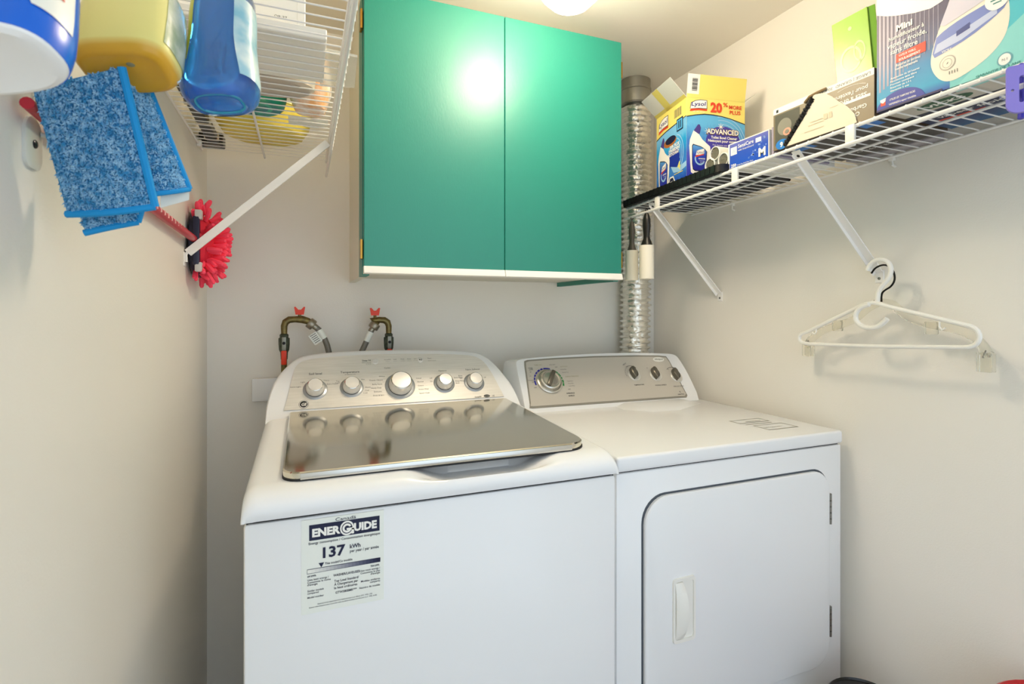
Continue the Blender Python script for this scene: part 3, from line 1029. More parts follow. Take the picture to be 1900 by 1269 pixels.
def bottle_print(f, u0, w_, v0, h_):
    q_ = lambda a: [(u0 + w_ * x, v0 + h_ * y) for x, y in a]
    f.poly('bottle_print', M_pur, q_([(.22, .87), (.42, 1.0), (.5, .995), (.55, .93), (.5, .82), (.45, .8)]), .0012)
    f.poly('bottle_print', M_wink, q_([(.2, .87), (.46, .8), (.62, .7), (.98, .57), (1, .5), (.9, .1), (.84, .02), (.7, 0), (.2, 0), (.08, .03), (.06, .12), (0, .56), (.03, .68)]), .0014)
    f.poly('bottle_print', M_navy, q_([(.13, .56), (.18, .60), (.55, .56), (.72, .52), (.84, .46), (.78, .10), (.7, .06), (.26, .06), (.17, .09), (.13, .2)]), .0016)
    f.poly('bottle_print', M_blulab, q_([(.16, .55), (.2, .58), (.55, .545), (.7, .51), (.8, .46), (.75, .11), (.68, .08), (.28, .08), (.2, .1), (.16, .2)]), .0018)
    f.ell('bottle_print', mat('swirl_pale', '9CC8EC', .45), u0 + w_ * .5, v0 + h_ * .31, w_ * .25, h_ * .13, .002, a0=160, a1=330, inner=.75)
    f.poly('bottle_print', M_wink, q_([(.3, .38), (.36, .47), (.7, .52), (.7, .42), (.5, .39)]), .0021)
    f.text('bottle_print', mat('logo_blue', '2A2C7C', .45), 'Lysol', u0 + w_ * .36, v0 + h_ * .415, h_ * .085, w=w_ * .3, l=.0024, shear=.2)
    f.poly('bottle_print', M_red, q_([(.27, .33), (.3, .37), (.68, .41), (.68, .39), (.5, .37)]), .0022)
    f.text('bottle_print', M_wink, 'ADVANCED', u0 + w_ * .42, v0 + h_ * .3, h_ * .035, w=w_ * .32, l=.0024, bold=.03)
    f.text('bottle_print', M_wink, 'Toilet Bowl', u0 + w_ * .48, v0 + h_ * .26, h_ * .025, w=w_ * .26, l=.0024)
    f.text('bottle_print', M_wink, 'Cleaner', u0 + w_ * .5, v0 + h_ * .225, h_ * .025, w=w_ * .2, l=.0024)


bottle_print(f, .04, .36, .13, .57)
f.done()
# left face print
f = Panel(carton, Aa + up * zb, Ul, up, Ul.length, hgt)
f.rect('yellow_band', M_yel, 0, 1, .7, 1, .0002)
f.poly('blue_field', grad('blue_water_side', [(0, '0E1C96'), (.22, '1A3CB4'), (.38, '3A86D6'), (.6, '2E7CD0'), (.8, '22A0DC'), (1, '7CC0EC')], swirl=.22), [(0, 0), (1, 0), (1, .785), (.8, .775), (.55, .765), (.35, .755), (.15, .735), (0, .71)], .0004)
f.poly('edge_line_print', M_navy, [(0, .71), (.15, .735), (.35, .755), (.55, .765), (.8, .775), (1, .785), (1, .795), (.8, .785), (.55, .776), (.35, .766), (.15, .746), (0, .722)], .0009)
logo(f, .08, .42, .80, .95)
for i in range(9):
    f.rect('barcode_print', M_ink, .62 + .026 * i, .62 + .026 * i + (.016 if i % 3 else .01), .845, .945)
f.rect('icon_print', M_navy, .7, .9, .67, .815, .001)
f.rect('icon_print', mat('icon_blue', '58B0E4', .45), .72, .88, .685, .8, .0013)
f.rect('icon_print', M_navy, .76, .785, .7, .785, .0015)
f.rect('icon_print', M_navy, .815, .84, .7, .785, .0015)
f.ell('handle_hole', mat('card_kraft', 'A8662E', .7), .48, .605, .21, .06, .001)
f.ell('handle_hole', M_navy, .5, .622, .17, .045, .0013)
for i, s_ in enumerate(('20% PLUS', "D'INGR\u00c9DIENT", 'NETTOYANT')):
    f.text('lettering_print', M_wink, s_, .47 - .03 * i, .515 - .045 * i, .05, w=.32 + .05 * (i > 0), l=.0012, bold=.04)
f.ell('swirl_print', mat('swirl_deep', '16309C', .45), .62, .37, .18, .115, .0008)
for i, r_ in enumerate((.26, .21, .16)):
    f.ell('swirl_print', mat('swirl_pale', '9CC8EC', .45), .66, .42, r_, r_ * .9, .001, a0=-70 + 20 * i, a1=80, inner=.93)
f.poly('swirl_print', mat('swirl_pale', '9CC8EC', .45), [(.5, .3), (.75, .25), (1, .28), (1, .22), (.8, .19), (.6, .21)], .001)
f.text('lettering_print', M_yel, '4', .73, .225, .12, w=.09, l=.0014, bold=.05)
f.rect('lettering_print', M_yel, .62, .9, .18, .188, .0014)
bottle_print(f, .07, .4, .04, .66)
f.poly('icon_print', M_wink, [(.55 + .12 * math.cos(a * PI / 3), .1 + .085 * math.sin(a * PI / 3)) for a in range(6)], .0026)
f.poly('icon_print', M_navy, [(.55 + .09 * math.cos(a * PI / 3), .1 + .065 * math.sin(a * PI / 3)) for a in range(6)], .0028)
f.text('icon_print', M_wink, 'W', .55, .075, .06, align='C', l=.003, bold=.03)
f.done()
# flaps
d1 = V((-.985, -.17, 0)) * .07 + up * .042
fl = MB().obox(Aa + up * zt, Ul, d1, d1.cross(Ul).normalized() * .0012)
fl = fl.build('flap', M_card, box)
pf = Panel(fl, Aa + up * zt, Ul, d1, Ul.length, d1.length)
if pf.N.z > 0:
    s_l = -.0006
else:
    s_l = .0006
pf.rect('flap_print', M_yel, .38, .56, .0, 1.0, s_l if abs(s_l) > 0 else .0006)
pf.rect('flap_print', M_yel, 0, 1, .0, .16, s_l)
pf.done()
d2 = V((-.17, -.985, 0)) * .01 + up * .066
n2 = Uf.cross(d2).normalized()
fl2 = MB().obox(Cc + up * zt, Uf, d2, -n2 * .0012).build('flap', M_card, box)
pf = Panel(fl2, Cc + up * zt, Uf, d2, Uf.length, d2.length)
pf.rect('flap_print', M_yel, .0, .2, 0, .16)
pf.rect('flap_print', M_yel, .2, 1, 0, 1)
for i in range(10):
    pf.rect('barcode_print', M_dink, .075, .165, .3 + .055 * i, .3 + .055 * i + (.035 if i % 3 else .02), .0008)
pf.done()
d3 = V((.17, .985, 0)) * .02 + up * .06
MB().obox(Aa + up * zt, Uf, d3, d3.cross(Uf).normalized() * .0012).build('flap', M_card, box)
d4 = V((.985, .17, 0)) * .05 + up * .035
MB().obox(Dd + up * zt, Aa - Cc, d4, d4.cross(Ul).normalized() * .0012).build('flap', M_card, box)

# --- three rolls
M_roll = mat('roll_white', 'F1EEE4', .45)
M_rollin = mat('bag_film_dark', '6E6A5E', .25, bump=(200, .8, .004))
spots = ((1.139, .437, 'upper'), (1.108, .404, 'right lower'), (1.158, .3985, 'left lower'))
for y, z, nm in spots:
    zz = z if z > .42 else ZR(y) + .0415
    t = thing('paper_roll', {'upper': 'white paper roll resting on top of two others', 'right lower': 'white paper roll at lower right of the three, against the glove box', 'left lower': 'white paper roll at lower left of the three, on the black tray'}[nm], 'roll', (1.15, y, zz - .02), 'white rolls beside the glove box')
    x0 = 1.058
    m = MB()
    m.skin([m.ring([V((x, y + r * math.cos(2 * PI * k_ / 28), zz + r * math.sin(2 * PI * k_ / 28))) for k_ in range(28)]) for x, r in ((x0, .0165), (x0 - .001, .018), (x0, .0195), (x0 + .19, .0195), (x0 + .19, .0165), (x0, .0165))], cap=False)
    m.build('paper_tube', M_roll, t)
    m = MB()
    rings = []
    for i in range(5):
        r = .0163 * (1 - i / 5)
        rings.append([V((x0 + .003 + .006 * i / 4 + .004 * noise.noise(V((k_ * .9, i * 1.3, y * 90))), y + r * math.cos(2 * PI * k_ / 28), zz + r * math.sin(2 * PI * k_ / 28))) for k_ in range(28)])
    m.loft(rings)
    m.build('film_core', M_rollin, t)

# --- glove box
gy0, gy1 = .954, 1.087
zb_ = ZR(.954) + .002
gz1 = .4445
gb_ = thing('glove_box', 'small blue and white glove box on the right shelf between rolls and garbage bags', 'box', (1.16, 1.02, zb_))
g_ = MB().box(1.055, 1.285, gy0, gy1, zb_, gz1, r=.0012, seg=1).build('carton', mat('glove_card', 'EFEFEA', .4), gb_)
p = Panel(g_, (1.055, gy1, zb_), (0, -1, 0), (0, 0, 1), gy1 - gy0, gz1 - zb_)
p.rect('blue_field', grad('glove_blue', [(0, '1C4FC0'), (.6, '2F50B8'), (1, '6A6CB8')]), .05, .985, .04, .955)
p.rect('logo_print', M_wink, .08, .24, .52, .82, .0009)
p.poly('logo_print', mat('logo_pale', 'C9D2E2', .5), [(.1, .6), (.15, .75), (.19, .68), (.22, .76), (.22, .6)], .0012)
p.text('lettering_print', M_wink, 'SensiCare', .27, .72, .2, w=.38, l=.0009, bold=.01)
p.text('lettering_print', M_wink, 'with SmartGuard', .27, .6, .1, w=.38, l=.0009)
p.rect('logo_print', M_wink, .7, .83, .68, .84, .0009)
p.text('logo_print', mat('icon_blue', '58B0E4', .45), 'ICE', .72, .72, .12, w=.09, l=.0012)
p.text('lettering_print', M_wink, 'M', .77, .14, .4, w=.16, l=.0012, bold=.05)
p.text('lettering_print', M_wink, '250', .09, .06, .16, w=.13, l=.0009, bold=.03)
p.text('lettering_print', M_wink, 'Powder-Free Nitrile Exam Gloves', .24, .06, .08, w=.4, l=.0009)
random.seed(3)
for i in range(26):
    a = random.random()
    u = .5 + .44 * a
    v = .12 + .62 * a * random.random() + .15 * random.random()
    s_ = .018 + .016 * random.random()
    p.rect('pixel_print', mat(('pixel_a', 'pixel_b')[i % 2], ('8FA6DC', '5C7BCB')[i % 2], .45), u, u + s_, v, v + s_ * 1.9, .0007)
p.done()
# thin card behind the glove box
tag(MB().box(1.058, 1.25, .9425, .9495, ZR(.95) + .002, .447, r=.001, seg=1).build('flat_carton', mat('mauve_card', 'A79FB4', .5), None, (1.15, .946, ZR(.95))), 'thin mauve carton standing between glove box and garbage bag box', 'box')

# --- garbage bag box, upside down, torn open
qy0, qy1 = .697, .936
qz0 = ZR(qy0) + .003
qz1 = .483
gbx = thing('garbage_bag_box', 'torn-open brown garbage bag box lying upside down under the green pack', 'box', (1.15, .82, qz0))
M_taupe = grad('taupe_card', [(0, '8E7F66'), (.5, 'A59A83'), (1, '7E705A')], axis=1)
bxm = MB().box(1.05, 1.285, qy0, qy1, qz0, qz1, r=.001, seg=1).build('carton', mat('taupe_plain', '6A5A48', .4), gbx)
p = Panel(bxm, (1.05, qy1, qz0), (0, -1, 0), (0, 0, 1), qy1 - qy0, qz1 - qz0)
p.rect('card_print', M_taupe, 0, 1, 0, 1, .0003)
p.rect('card_print', M_card, 0, 1, .86, 1, .0006)
p.rect('picture_print', mat('photo_dark', '59564C', .4), .02, .3, .1, .83, .0006)
p.ell('picture_print', mat('photo_grey', '8D897C', .4), .13, .5, .08, .2, .0008, a0=0, a1=360)
p.ell('picture_print', mat('photo_pink', 'E7A48C', .4), .16, .36, .045, .09, .001, inner=.55)
p.ell('picture_print', mat('photo_blue', '2F7ED0', .4), .1, .1, .07, .12, .001)
p.text('picture_print', M_wink, '9', .08, .04, .16, l=.0012, bold=.04)
p.rect('icon_print', M_dink, .035, .06, .89, .96, .0009)
R_ = Panel(bxm, (1.05, qy0, qz1), (0, 1, 0), (0, 0, -1), qy1 - qy0, qz1 - qz0)
R_.text('lettering_print', M_ink, 'LARGE | GRAND  30 x 33', .03, .05, .085, w=.46, l=.0009)
# (normal of the turned panel points the same way)
R_.text('lettering_print', M_wink, "pour l'ext\u00e9rieur", .05, .3, .12, w=.36, l=.0009, bold=.015)
R_.text('lettering_print', M_wink, 'Sacs \u00e0 ordures', .06, .43, .12, w=.34, l=.0009, bold=.015)
R_.rect('card_print', M_wink, .03, .36, .485, .54, .0008)
R_.text('lettering_print', M_wink, 'Garbage Bags', .06, .66, .12, w=.32, l=.0009, bold=.015)
R_.text('lettering_print', M_wink, 'Outdoor', .12, .78, .12, w=.2, l=.0009, bold=.015)
R_.ell('icon_print', M_wink, .2, .9, .05, .09, .0009, inner=.8)
p.ell('card_print', M_wink, .78, .62, .2, .2, .0008, a0=40, a1=120, inner=.97)
p.done()
R_.done()
# lifted torn panel
tp_ = [(.16, .0), (.5, .0), (.86, .0), (.84, .2), (.78, .4), (.7, .58), (.64, .74), (.57, .88), (.47, .93), (.37, .54)]
tf = MB()
rings = []
pts3 = []
for lift in (.0, .001):
    pts3.append([p.P(u, v, .002 + .009 * max(0, (.6 - abs(u - .5)) * (v)) * (.3 + v) * (1.25 - u) + lift) for u, v in tp_])
tf.loft(pts3)
tfo = tf.build('torn_flap', mat('torn_card', 'EADFC8', .5, bump=(60, .2)), gbx, angle=20)
M_faint = mat('faint_print', 'D6C8AC', .5)
FP = lambda u, v: (u, v)
for (u, v, w_, h_) in ((.42, .34, .13, .012), (.4, .28, .16, .012), (.56, .3, .035, .12), (.61, .3, .03, .12), (.36, .16, .2, .012), (.62, .5, .08, .01)):
    lf_ = lambda u, v: .002 + .009 * max(0, (.6 - abs(u - .5)) * v) * (.3 + v) * (1.25 - u) + .0022
    mk = MB()
    mk.face([p.P(a_, b_, lf_(a_, b_)) for a_, b_ in ((u, v), (u + w_, v), (u + w_, v + h_), (u, v + h_))])
    mk.build('faint_print', M_faint, tfo, recalc=False)['kind'] = 'stuff'
jb = MB()
pts = []
rad = []
for i in range(34):
    t_ = i / 33
    u = .14 + .32 * t_
    v = .03 + .84 * t_
    pts.append(p.P(u + .004 * math.sin(i * 1.7), v, .004))
    rad.append(.0036 + .0022 * (i % 2) + .0024 * t_)
jb.tube(pts, rad, 6)
jb.build('black_bag_edge', M_black, gbx)
MB().tube([p.P(.36, .86, .002), p.P(.42, .93, .006), p.P(.5, .95, .006), p.P(.58, .97, .003)], .003, 6).build('curled_edge', mat('card_torn_core', '8A7350', .7), gbx)
bot = Panel(bxm, (1.05, qy1, qz0), (0, -1, 0), (-1, 0, 0))
bot.rect('bottom_print', mat('bottom_brown', '3C322A', .4), .004, .235, -.23, -.004, .0004)
bot.rect('bottom_print', mat('photo_blue', '2F7ED0', .4), .02, .07, -.06, -.03, .0007)
bot.rect('bottom_print', mat('photo_blue', '2F7ED0', .4), .19, .23, -.05, -.005, .0007)
bot.text('bottom_print', M_orange, 'Garbage', .1, -.12, .02, l=.0007)
bot.text('bottom_print', M_wink, 'Outdoor Bags', .07, -.2, .016, l=.0007)
bot.done()

# --- mauve carton against the wall
mv = thing('mauve_carton', 'grey mauve carton standing against the wall behind the garbage bags', 'box', (1.24, .85, ZR(.85)))
mz0 = ZR(.74) + .002
mc = MB().box(1.292, 1.332, .73, .93, mz0, .628, r=.001, seg=1).build('carton', grad('mauve_grad', [(0, 'A9A3A8'), (.85, '9A93A0'), (1, '5D5590')]), mv)
p = Panel(mc, (1.292, .93, mz0), (0, -1, 0), (0, 0, 1), .2, .628 - mz0)
p.rect('icon_print', M_wink, .06, .2, .74, .93)
for a, b_ in ((.08, .87), (.14, .87), (.09, .78), (.14, .79)):
    p.rect('icon_print', M_ink, a, a + .035, b_, b_ + .035, .0009)
for i, w_ in enumerate((.3, .25, .22)):
    p.rect('line_print', M_card, .26, .26 + w_, .945 - .025 * i, .952 - .025 * i)
for i, s_ in enumerate(('Mat\u00e9riel', 'Contenu de', 'la bo\u00eete')):
    p.text('lettering_print', M_wink, s_, .26, .83 - .04 * i, .035)
p.rect('picture_print', mat('photo_pale', 'DAD4C6', .5), .5, .72, .72, .88)
p.rect('line_print', M_ink, .05, 1, .675, .68)
p.done()

# --- green pack standing on the garbage bags
gpk = thing('green_pack', 'bright green thin carton standing on the garbage bag box', 'box', (1.11, .77, qz1))
M_lime = mat('lime_card', '9CCB4A', .25)
gc = MB()
O_ = V((1.092, .806, .4935))
Ug = V((.008, -.074, .0045))
Vg = V((.004, .016, .145))
Wg = Ug.cross(Vg).normalized() * -.03
if Wg.x < 0:
    Wg = -Wg
gc.obox(O_, Ug, Vg, Wg, r=.0008, seg=1)
gcar = gc.build('carton', M_lime, gpk)
MB().obox(O_ + Ug + Wg * .1, Ug.normalized() * .012 + Wg * .1, Vg, Wg.normalized() * .0012).build('open_flap', mat('lime_dark', '7DB838', .4), gpk)
MB().obox(V((1.094, .742, .4855)), V((.03, 0, .0)), V((0, .063, .0035)), V((0, 0, .008))).build('base_tuck', mat('lime_dark', '7DB838', .4), gpk)
p = Panel(gcar, O_, Ug, Vg, Ug.length, Vg.length)
if p.N.x > 0:
    pass
p.ell('swirl_print', mat('lime_pale', 'CFE59A', .3), .45, .33, .3, .2, .0006, inner=.8)
p.ell('swirl_print', mat('lime_pale', 'CFE59A', .3), .7, .4, .16, .16, .0006, inner=.8)
p.ell('swirl_print', mat('lime_pale', 'CFE59A', .3), .5, .8, .05, .03, .0006)
p.done()

# --- humidifier box
hy0, hy1 = .464, .692
hz0_ = ZR(hy0) + .002
hzt = .70
hb_ = thing('humidifier_box', 'large blue humidifier box with picture of white appliance on the right shelf', 'box', (1.15, .58, hz0_))
hcar = MB().box(1.05, 1.29, hy0, hy1, hz0_, hzt, r=.001, seg=1).build('carton', mat('box_navy', '1B2340', .4), hb_)
Wd, Hd = hy1 - hy0, hzt - hz0_
p = Panel(hcar, (1.05, hy1, hz0_), (0, -1, 0), (0, 0, 1), Wd, Hd)
p.rect('background_print', grad('box_sky', [(0, '2C4FA8'), (.06, '2FA0C8'), (.2, '2F86B8'), (.3, '5A6488'), (.45, '54506A'), (1, '6E6A80')]), 0, .55, 0, 1, .0002)
p.rect('background_print2', grad('box_teal', [(0, '7FCBC8'), (.2, '57B7CC'), (.45, '3A86C4'), (1, '2456A8')]), .55, 1, 0, 1, .0002)
for i in range(15):
    p.rect('stripe_print', mat('stripe_pale', '9C96A8', .35), .02 + .032 * i, .02 + .032 * i + (.016 if i < 6 else .006), .12 + .012 * i, .62, .0005)
p.poly('white_top', M_wink, [(0, 1), (0, .62), (.08, .585), (.16, .558), (.3, .52), (.42, .5), (.5, .51), (.56, .54), (.62, .62), (.66, 1)], .0008)
p.poly('teal_facet', mat('facet_teal', '8ED6D2', .35), [(1, .0), (1, .25), (.9, .2), (.82, .12), (.7, .06), (.6, 0)], .0004)
p.poly('teal_facet', mat('facet_teal2', '54C0CC', .35), [(1, .25), (1, .4), (.88, .32), (.9, .2)], .0004)
ow_, oh_, oo_ = p.w, p.h, p.O
p.O = p.P(-.134, .82 * -.13 + .035)
p.w, p.h = ow_ * 1.09, oh_ * .82
# pictured appliance
ap = smooth([(.6, .62), (.53, .44), (.505, .33), (.515, .25), (.56, .17), (.62, .13), (.7, .135), (.84, .19), (.93, .27), (.965, .37), (.965, .5), (.94, .62), (.85, .78), (.75, .84), (.66, .78), (.6, .62)], 2)[:-1]
p.poly('picture_print', mat('pic_white', 'EFE6D4', .4), ap, .0007)
p.poly('picture_print', mat('pic_blue', '7D8CC8', .3), smooth([(.545, .47), (.512, .33), (.6, .345), (.75, .38), (.88, .44), (.955, .49), (.95, .58), (.88, .56), (.7, .53), (.6, .5), (.545, .47)], 1)[:-1], .001)
p.poly('picture_print', mat('pic_pale', 'C3CBE6', .3), [(.53, .36), (.7, .385), (.9, .46), (.9, .5), (.75, .46), (.55, .42)], .0013)
p.poly('picture_print', mat('pic_dark', '44508C', .3), [(.67, .42), (.75, .44), (.75, .48), (.67, .455)], .0015)
p.poly('picture_print', mat('pic_haze', 'D6D0DC', .4), smooth([(.6, .62), (.56, .52), (.7, .55), (.9, .6), (.85, .76), (.75, .82), (.66, .76), (.6, .62)], 1)[:-1], .0012)
p.ell('picture_print', mat('pic_line', 'B5AEA0', .4), .615, .265, .05, .05, .0012)
p.ell('picture_print', mat('pic_white', 'EFE6D4', .4), .615, .265, .044, .044, .0015)
p.ell('picture_print', mat('pic_line', 'B5AEA0', .4), .615, .262, .03, .032, .0018, inner=.9)
p.poly('picture_print', M_ink, [(.608, .255), (.622, .272), (.618, .258)], .0018)
for i in range(4):
    p.rect('picture_print', M_ink, .625 + .016 * i, .629 + .016 * i, .18, .202, .0013)
p.text('picture_print', M_wink, 'VICKS', .58, .345, .022, l=.0017, bold=.02)
p.O, p.w, p.h = oo_, ow_, oh_
p.ell('badge_print', M_wink, .85, .385, .075, .06, .0020)
for i, w_ in enumerate((.06, .09, .08, .05)):
    p.rect('badge_print', mat('ink_teal', '27807C', .4), .85 - w_ / 2, .85 + w_ / 2, .412 - .018 * i, .418 - .018 * i, .0023)
X = lambda s_, u, v, sz, w_=None, b_=.015, m=M_wink: p.text('lettering_print', m, s_, u * .66 + .05, v * .6 + .065, sz * .62, w=w_ and w_ * .66, l=.0013, bold=b_)
X('Mini', .17, .655, .085, .19, .04)
X('humidificateur \u00e0', .08, .585, .055, .41)
X('vapeur froide,', .06, .51, .068, .46)
X('sans filtre', .1, .44, .068, .32)
p.poly('red_flash', M_red, [(.16, .265), (.385, .265), (.385, .325), (.28, .322), (.16, .317)], .0009)
X('VAPEUR VISIBLE,', .2, .385, .03, .2)
X('SOULAGEMENT', .2, .342, .034, .25, .03)
X('Respirez et dormez', .17, .295, .034, .28)
X('confortablement', .16, .26, .034, .26)
for i, s_ in enumerate(('Autonomie de 20 heures', 'Fonctionne sans filtre', 'Format compact', 'R\u00e9servoir de 1,9 L', 'Garantie 3 ans')):
    X(s_, .1, .185 - .032 * i, .024, .34 - .03 * i)
p.ell('violet_arc', mat('arc_indigo', '35409C', .4), .19, .0, .19, .095, .0009, a0=0, a1=180)
X('UTILISE LES TAMPONS VICKS', .09, -.03, .028, .3)
X('VAPOPADS \u00e0 vapeur inhalables', .08, -.075, .026, .32)
p.rect('logo_print', M_red, .035, .075, .03, .06, .001)
p.poly('logo_print', M_wink, [(.03, .07), (.08, .075), (.075, .055), (.055, .045), (.035, .055)], .0013)
p.ell('seal_print', mat('ink_teal2', '6FA9B4', .4), .89, .05, .045, .036, .001)
p.ell('seal_print', M_wink, .89, .05, .036, .029, .0013)
p.text('seal_print', M_ink, 'N.1', .89, .043, .018, align='C', l=.0016)
p.text('lettering_print', mat('ink_teal', '27807C', .4), 'GARANTIE DE 3 ANS', .72, .004, .016, w=.26, l=.0013, bold=.02)
p.rect('spec_strip', mat('strip_violet', '332C58', .4), .0, .5, .0, .012, .0012)
p.done()
b2 = Panel(hcar, (1.29, hy1, hz0_), (0, -1, 0), (-1, 0, 0))
B = lambda nm, m, u0, u1, v0, v1, l=.0005: b2.rect(nm, m, u0, u1, .24 - v1, .24 - v0, l)
B('base_white', mat('base_pale', 'C9C2B6', .4), .0, Wd, .03, .085)
B('base_strip', mat('strip_violet', '332C58', .4), .0, .12, .004, .03)
B('base_teal', mat('facet_teal', '8ED6D2', .35), .12, Wd, .0, .03)
b2.text('base_print', M_wink, '20h  |  1.9L', .02, .216, .016, w=.095, l=.0009, bold=.03)
b2.ell('base_print', mat('logo_green', '1E5A34', .4), .085, .183, .045, .02, .0008)
b2.text('base_print', M_wink, 'VICKS', .052, .175, .02, w=.065, l=.0012, bold=.04)
B('base_navy', grad('base_navy_grad', [(0, '14182E'), (.6, '1B2C5C'), (1, '1D5A8C')], axis=0), .0, Wd, .085, .238)
b2.text('base_print', M_wink, 'Nouveau', .03, .125, .018, l=.0009, bold=.02)
b2.text('base_print', M_wink, 'vapeur froide', .03, .095, .022, l=.0009, bold=.02)
b2.rect('base_print', M_red, .02, .1, .077, .085, .0009)
b2.ell('base_picture', mat('pic_blue', '7D8CC8', .3), .175, .09, .045, .05, .0008)
b2.ell('base_picture', mat('pic_white', 'EFE6D4', .4), .18, .06, .05, .035, .001)
b2.done()

# --- green film pack and purple clip at the near end
fp_ = thing('film_pack', 'pale green clear-wrapped pack at the near end of the right shelf', 'pack', (1.1, .42, ZR(.42)))
rings = []
for i in range(9):
    t_ = i / 8
    zz = ZR(.42) + .002 + .13 * t_
    s_ = 1 - .35 * t_ ** 3
    rings.append([V((1.115 + .06 * s_ * math.cos(a) + .004 * noise.noise(V((a * 2, t_ * 6, 1))), .418 + .038 * s_ * math.sin(a) + .004 * noise.noise(V((a * 2, t_ * 6, 5))), zz)) for a in [2 * PI * k_ / 24 for k_ in range(24)]])
MB().loft(rings).build('wrapper', mat('film_green', 'C8DDB4', .15, trans=.35), fp_)
MB().box(1.075, 1.155, .40, .436, ZR(.42) + .006, .46, r=.004).build('contents', mat('pack_navy', '24305C', .5), fp_)

pc = thing('purple_clip', 'purple plastic clip hooked over the rod at right edge', 'clip', (1.02, .456, .30))
M_purp = mat('purple_plastic', '8C80D8', .4)
cx_, cyy = 1.0225, .456
uD = V((.5, -.866, 0)).normalized()
uN = uD.cross(V((0, 0, 1)))
cu = bpy.data.curves.new('clip', 'CURVE')
cu.dimensions = '2D'
cu.fill_mode = 'BOTH'
cu.extrude = .0025
cu.bevel_depth = .0008
cu.bevel_resolution = 1


def spl(pts):
    s_ = cu.splines.new('POLY')
    s_.points.add(len(pts) - 1)
    for q_, (a, b_) in zip(s_.points, pts):
        q_.co = (a, b_, 0, 1)
    s_.use_cyclic_u = True


spl(rpoly(-.017, .017, -.038, .034, (.014, .014, .004, .004), 6))
spl(rpoly(-.0035, .0035, -.024, .018, .0033, 5))
spl([(-.0105 + .0026 * math.cos(a * PI / 6), -.003 + .0026 * math.sin(a * PI / 6)) for a in range(12)])
spl([(.0105 + .0026 * math.cos(a * PI / 6), -.003 + .0026 * math.sin(a * PI / 6)) for a in range(12)])
co = bpy.data.objects.new('clip', cu)
me = bpy.data.meshes.new_from_object(co)
bpy.data.objects.remove(co)
bb_ = MB()
bb_.bm.from_mesh(me)
bpy.data.meshes.remove(me)
for v_ in bb_.bm.verts:
    x_, y_, z_ = v_.co
    v_.co = V((cx_, cyy, .343)) + uD * x_ + V((0, 0, 1)) * y_ + uN * z_
bb_.build('plate', M_purp, pc)
MB().tube([V((cx_, cyy, .372)) + uN * -.003, V((cx_ + .004, cyy + .002, .378)), V((cx_ + .012, cyy + .005, .378)), V((cx_ + .022, cyy + .009, .366)), V((cx_ + .022, cyy + .009, .33)), V((cx_ + .016, cyy + .008, .3))], .004, 8).build('hook', mat('purple_deep', '3A34B0', .4), pc)

# ------------------------------------------------------------------ lint rollers on the rod
M_lint = mat('lint_paper', 'F0E9D6', .6)


def roller(y, ztop, zpaper, label, w_, hm, hl, hw):
    t = thing('lint_roller', label, 'lint roller', (1.031, y, zpaper - hl), 'lint rollers on the rod')
    r = w_
    m = MB()
    m.lathe([(r * .72, 0), (r * .8, -.0005), (r, 0), (r, hl), (r * .72, hl), (r * .72, hl - .004), (r * .72, .002)], (1.031, y, zpaper - hl), n=32)
    m.build('sticky_roll', M_lint, t)
    MB().cyl((1.031, y, zpaper - hl + .004), (1.031, y, zpaper - .002), r * .71, n=24).build('spool', M_dark, t)
    hh = ztop - zpaper
    prof_ = [(hw * 1.45, 0), (hw * 1.4, .004), (hw * .85, .022), (hw * .78, hh * .3), (hw, hh * .6), (hw * .95, hh * .8), (hw * .7, hh * .93), (hw * .45, hh), (0, hh)]
    MB().lathe(prof_, (1.031, y, zpaper), n=20, sx=1.0, sy=.75).build('handle', hm, t)
    MB().tube([(1.031, y, ztop - .004), (1.031, y, ztop + .006), (1.0265, y, ztop + .011), (1.031, y, ztop + .016), (1.036, y, ztop + .011), (1.032, y, ztop + .005)], .0022, 8).build('hang_loop', hm, t)


roller(1.494, .302, .204, 'white lint roller with brown-grey handle, nearer the teal cabinet', .0215, mat('taupe_handle', '5A544A', .4), .1, .0125)
roller(1.412, .316, .212, 'cream lint roller with thick black handle on the right shelf rod', .0235, mat('black_handle', '23221F', .35), .108, .0155)

# ------------------------------------------------------------------ hangers on the right bracket
Yc = .832


def hpt(y, z, x):
    return V((x, y, z))


wh = thing('coat_hanger', 'white tubular plastic hanger hanging by a loop under the shelf bracket', 'hanger', (1.265, Yc, .05))
X0 = 1.262
tri = []


def arc(cy, cz, r, a0, a1, n=8):
    return [(cy + r * math.cos(math.radians(a0 + (a1 - a0) * i / n)), cz + r * math.sin(math.radians(a0 + (a1 - a0) * i / n))) for i in range(n + 1)]


# the y axis runs away from the camera: the left end in the photo is the far one (large y)
L_ = (1.032, -.078)
R2 = (.640, -.052)
tri = [(.842, .020), (.86, .017)] + [(1.02, -.058)] + arc(1.028, -.074, .013, 60, -80, 6) + [(1.01, -.0885), (.83, -.084), (.66, -.075)] + arc(.651, -.052, .022, -100, -250, 8) + [(.80, .009), (.83, .018)]
MB().tube([hpt(y, z, X0) for y, z in tri], .0048, 10, loop=True).build('triangle_frame', M_wplast, wh)
hk = [(.834, .018), (.832, .035), (.83, .05), (.818, .064), (.806, .078), (.801, .095), (.806, .112), (.82, .122), (.84, .121), (.852, .11), (.857, .098)]
MB().tube([hpt(y, z, X0 + .004) for y, z in smooth(hk, 2)], .0052, 10).build('hook', M_wplast, wh)
lp = [(.845, .016), (.866, .009), (.878, -.006), (.877, -.024), (.863, -.037), (.845, -.041), (.826, -.038), (.812, -.028), (.803, -.018)]
MB().tube([hpt(y, z, X0 - .008) for y, z in smooth(lp, 2)], .0058, 10).build('tie_hook', M_wplast, wh)
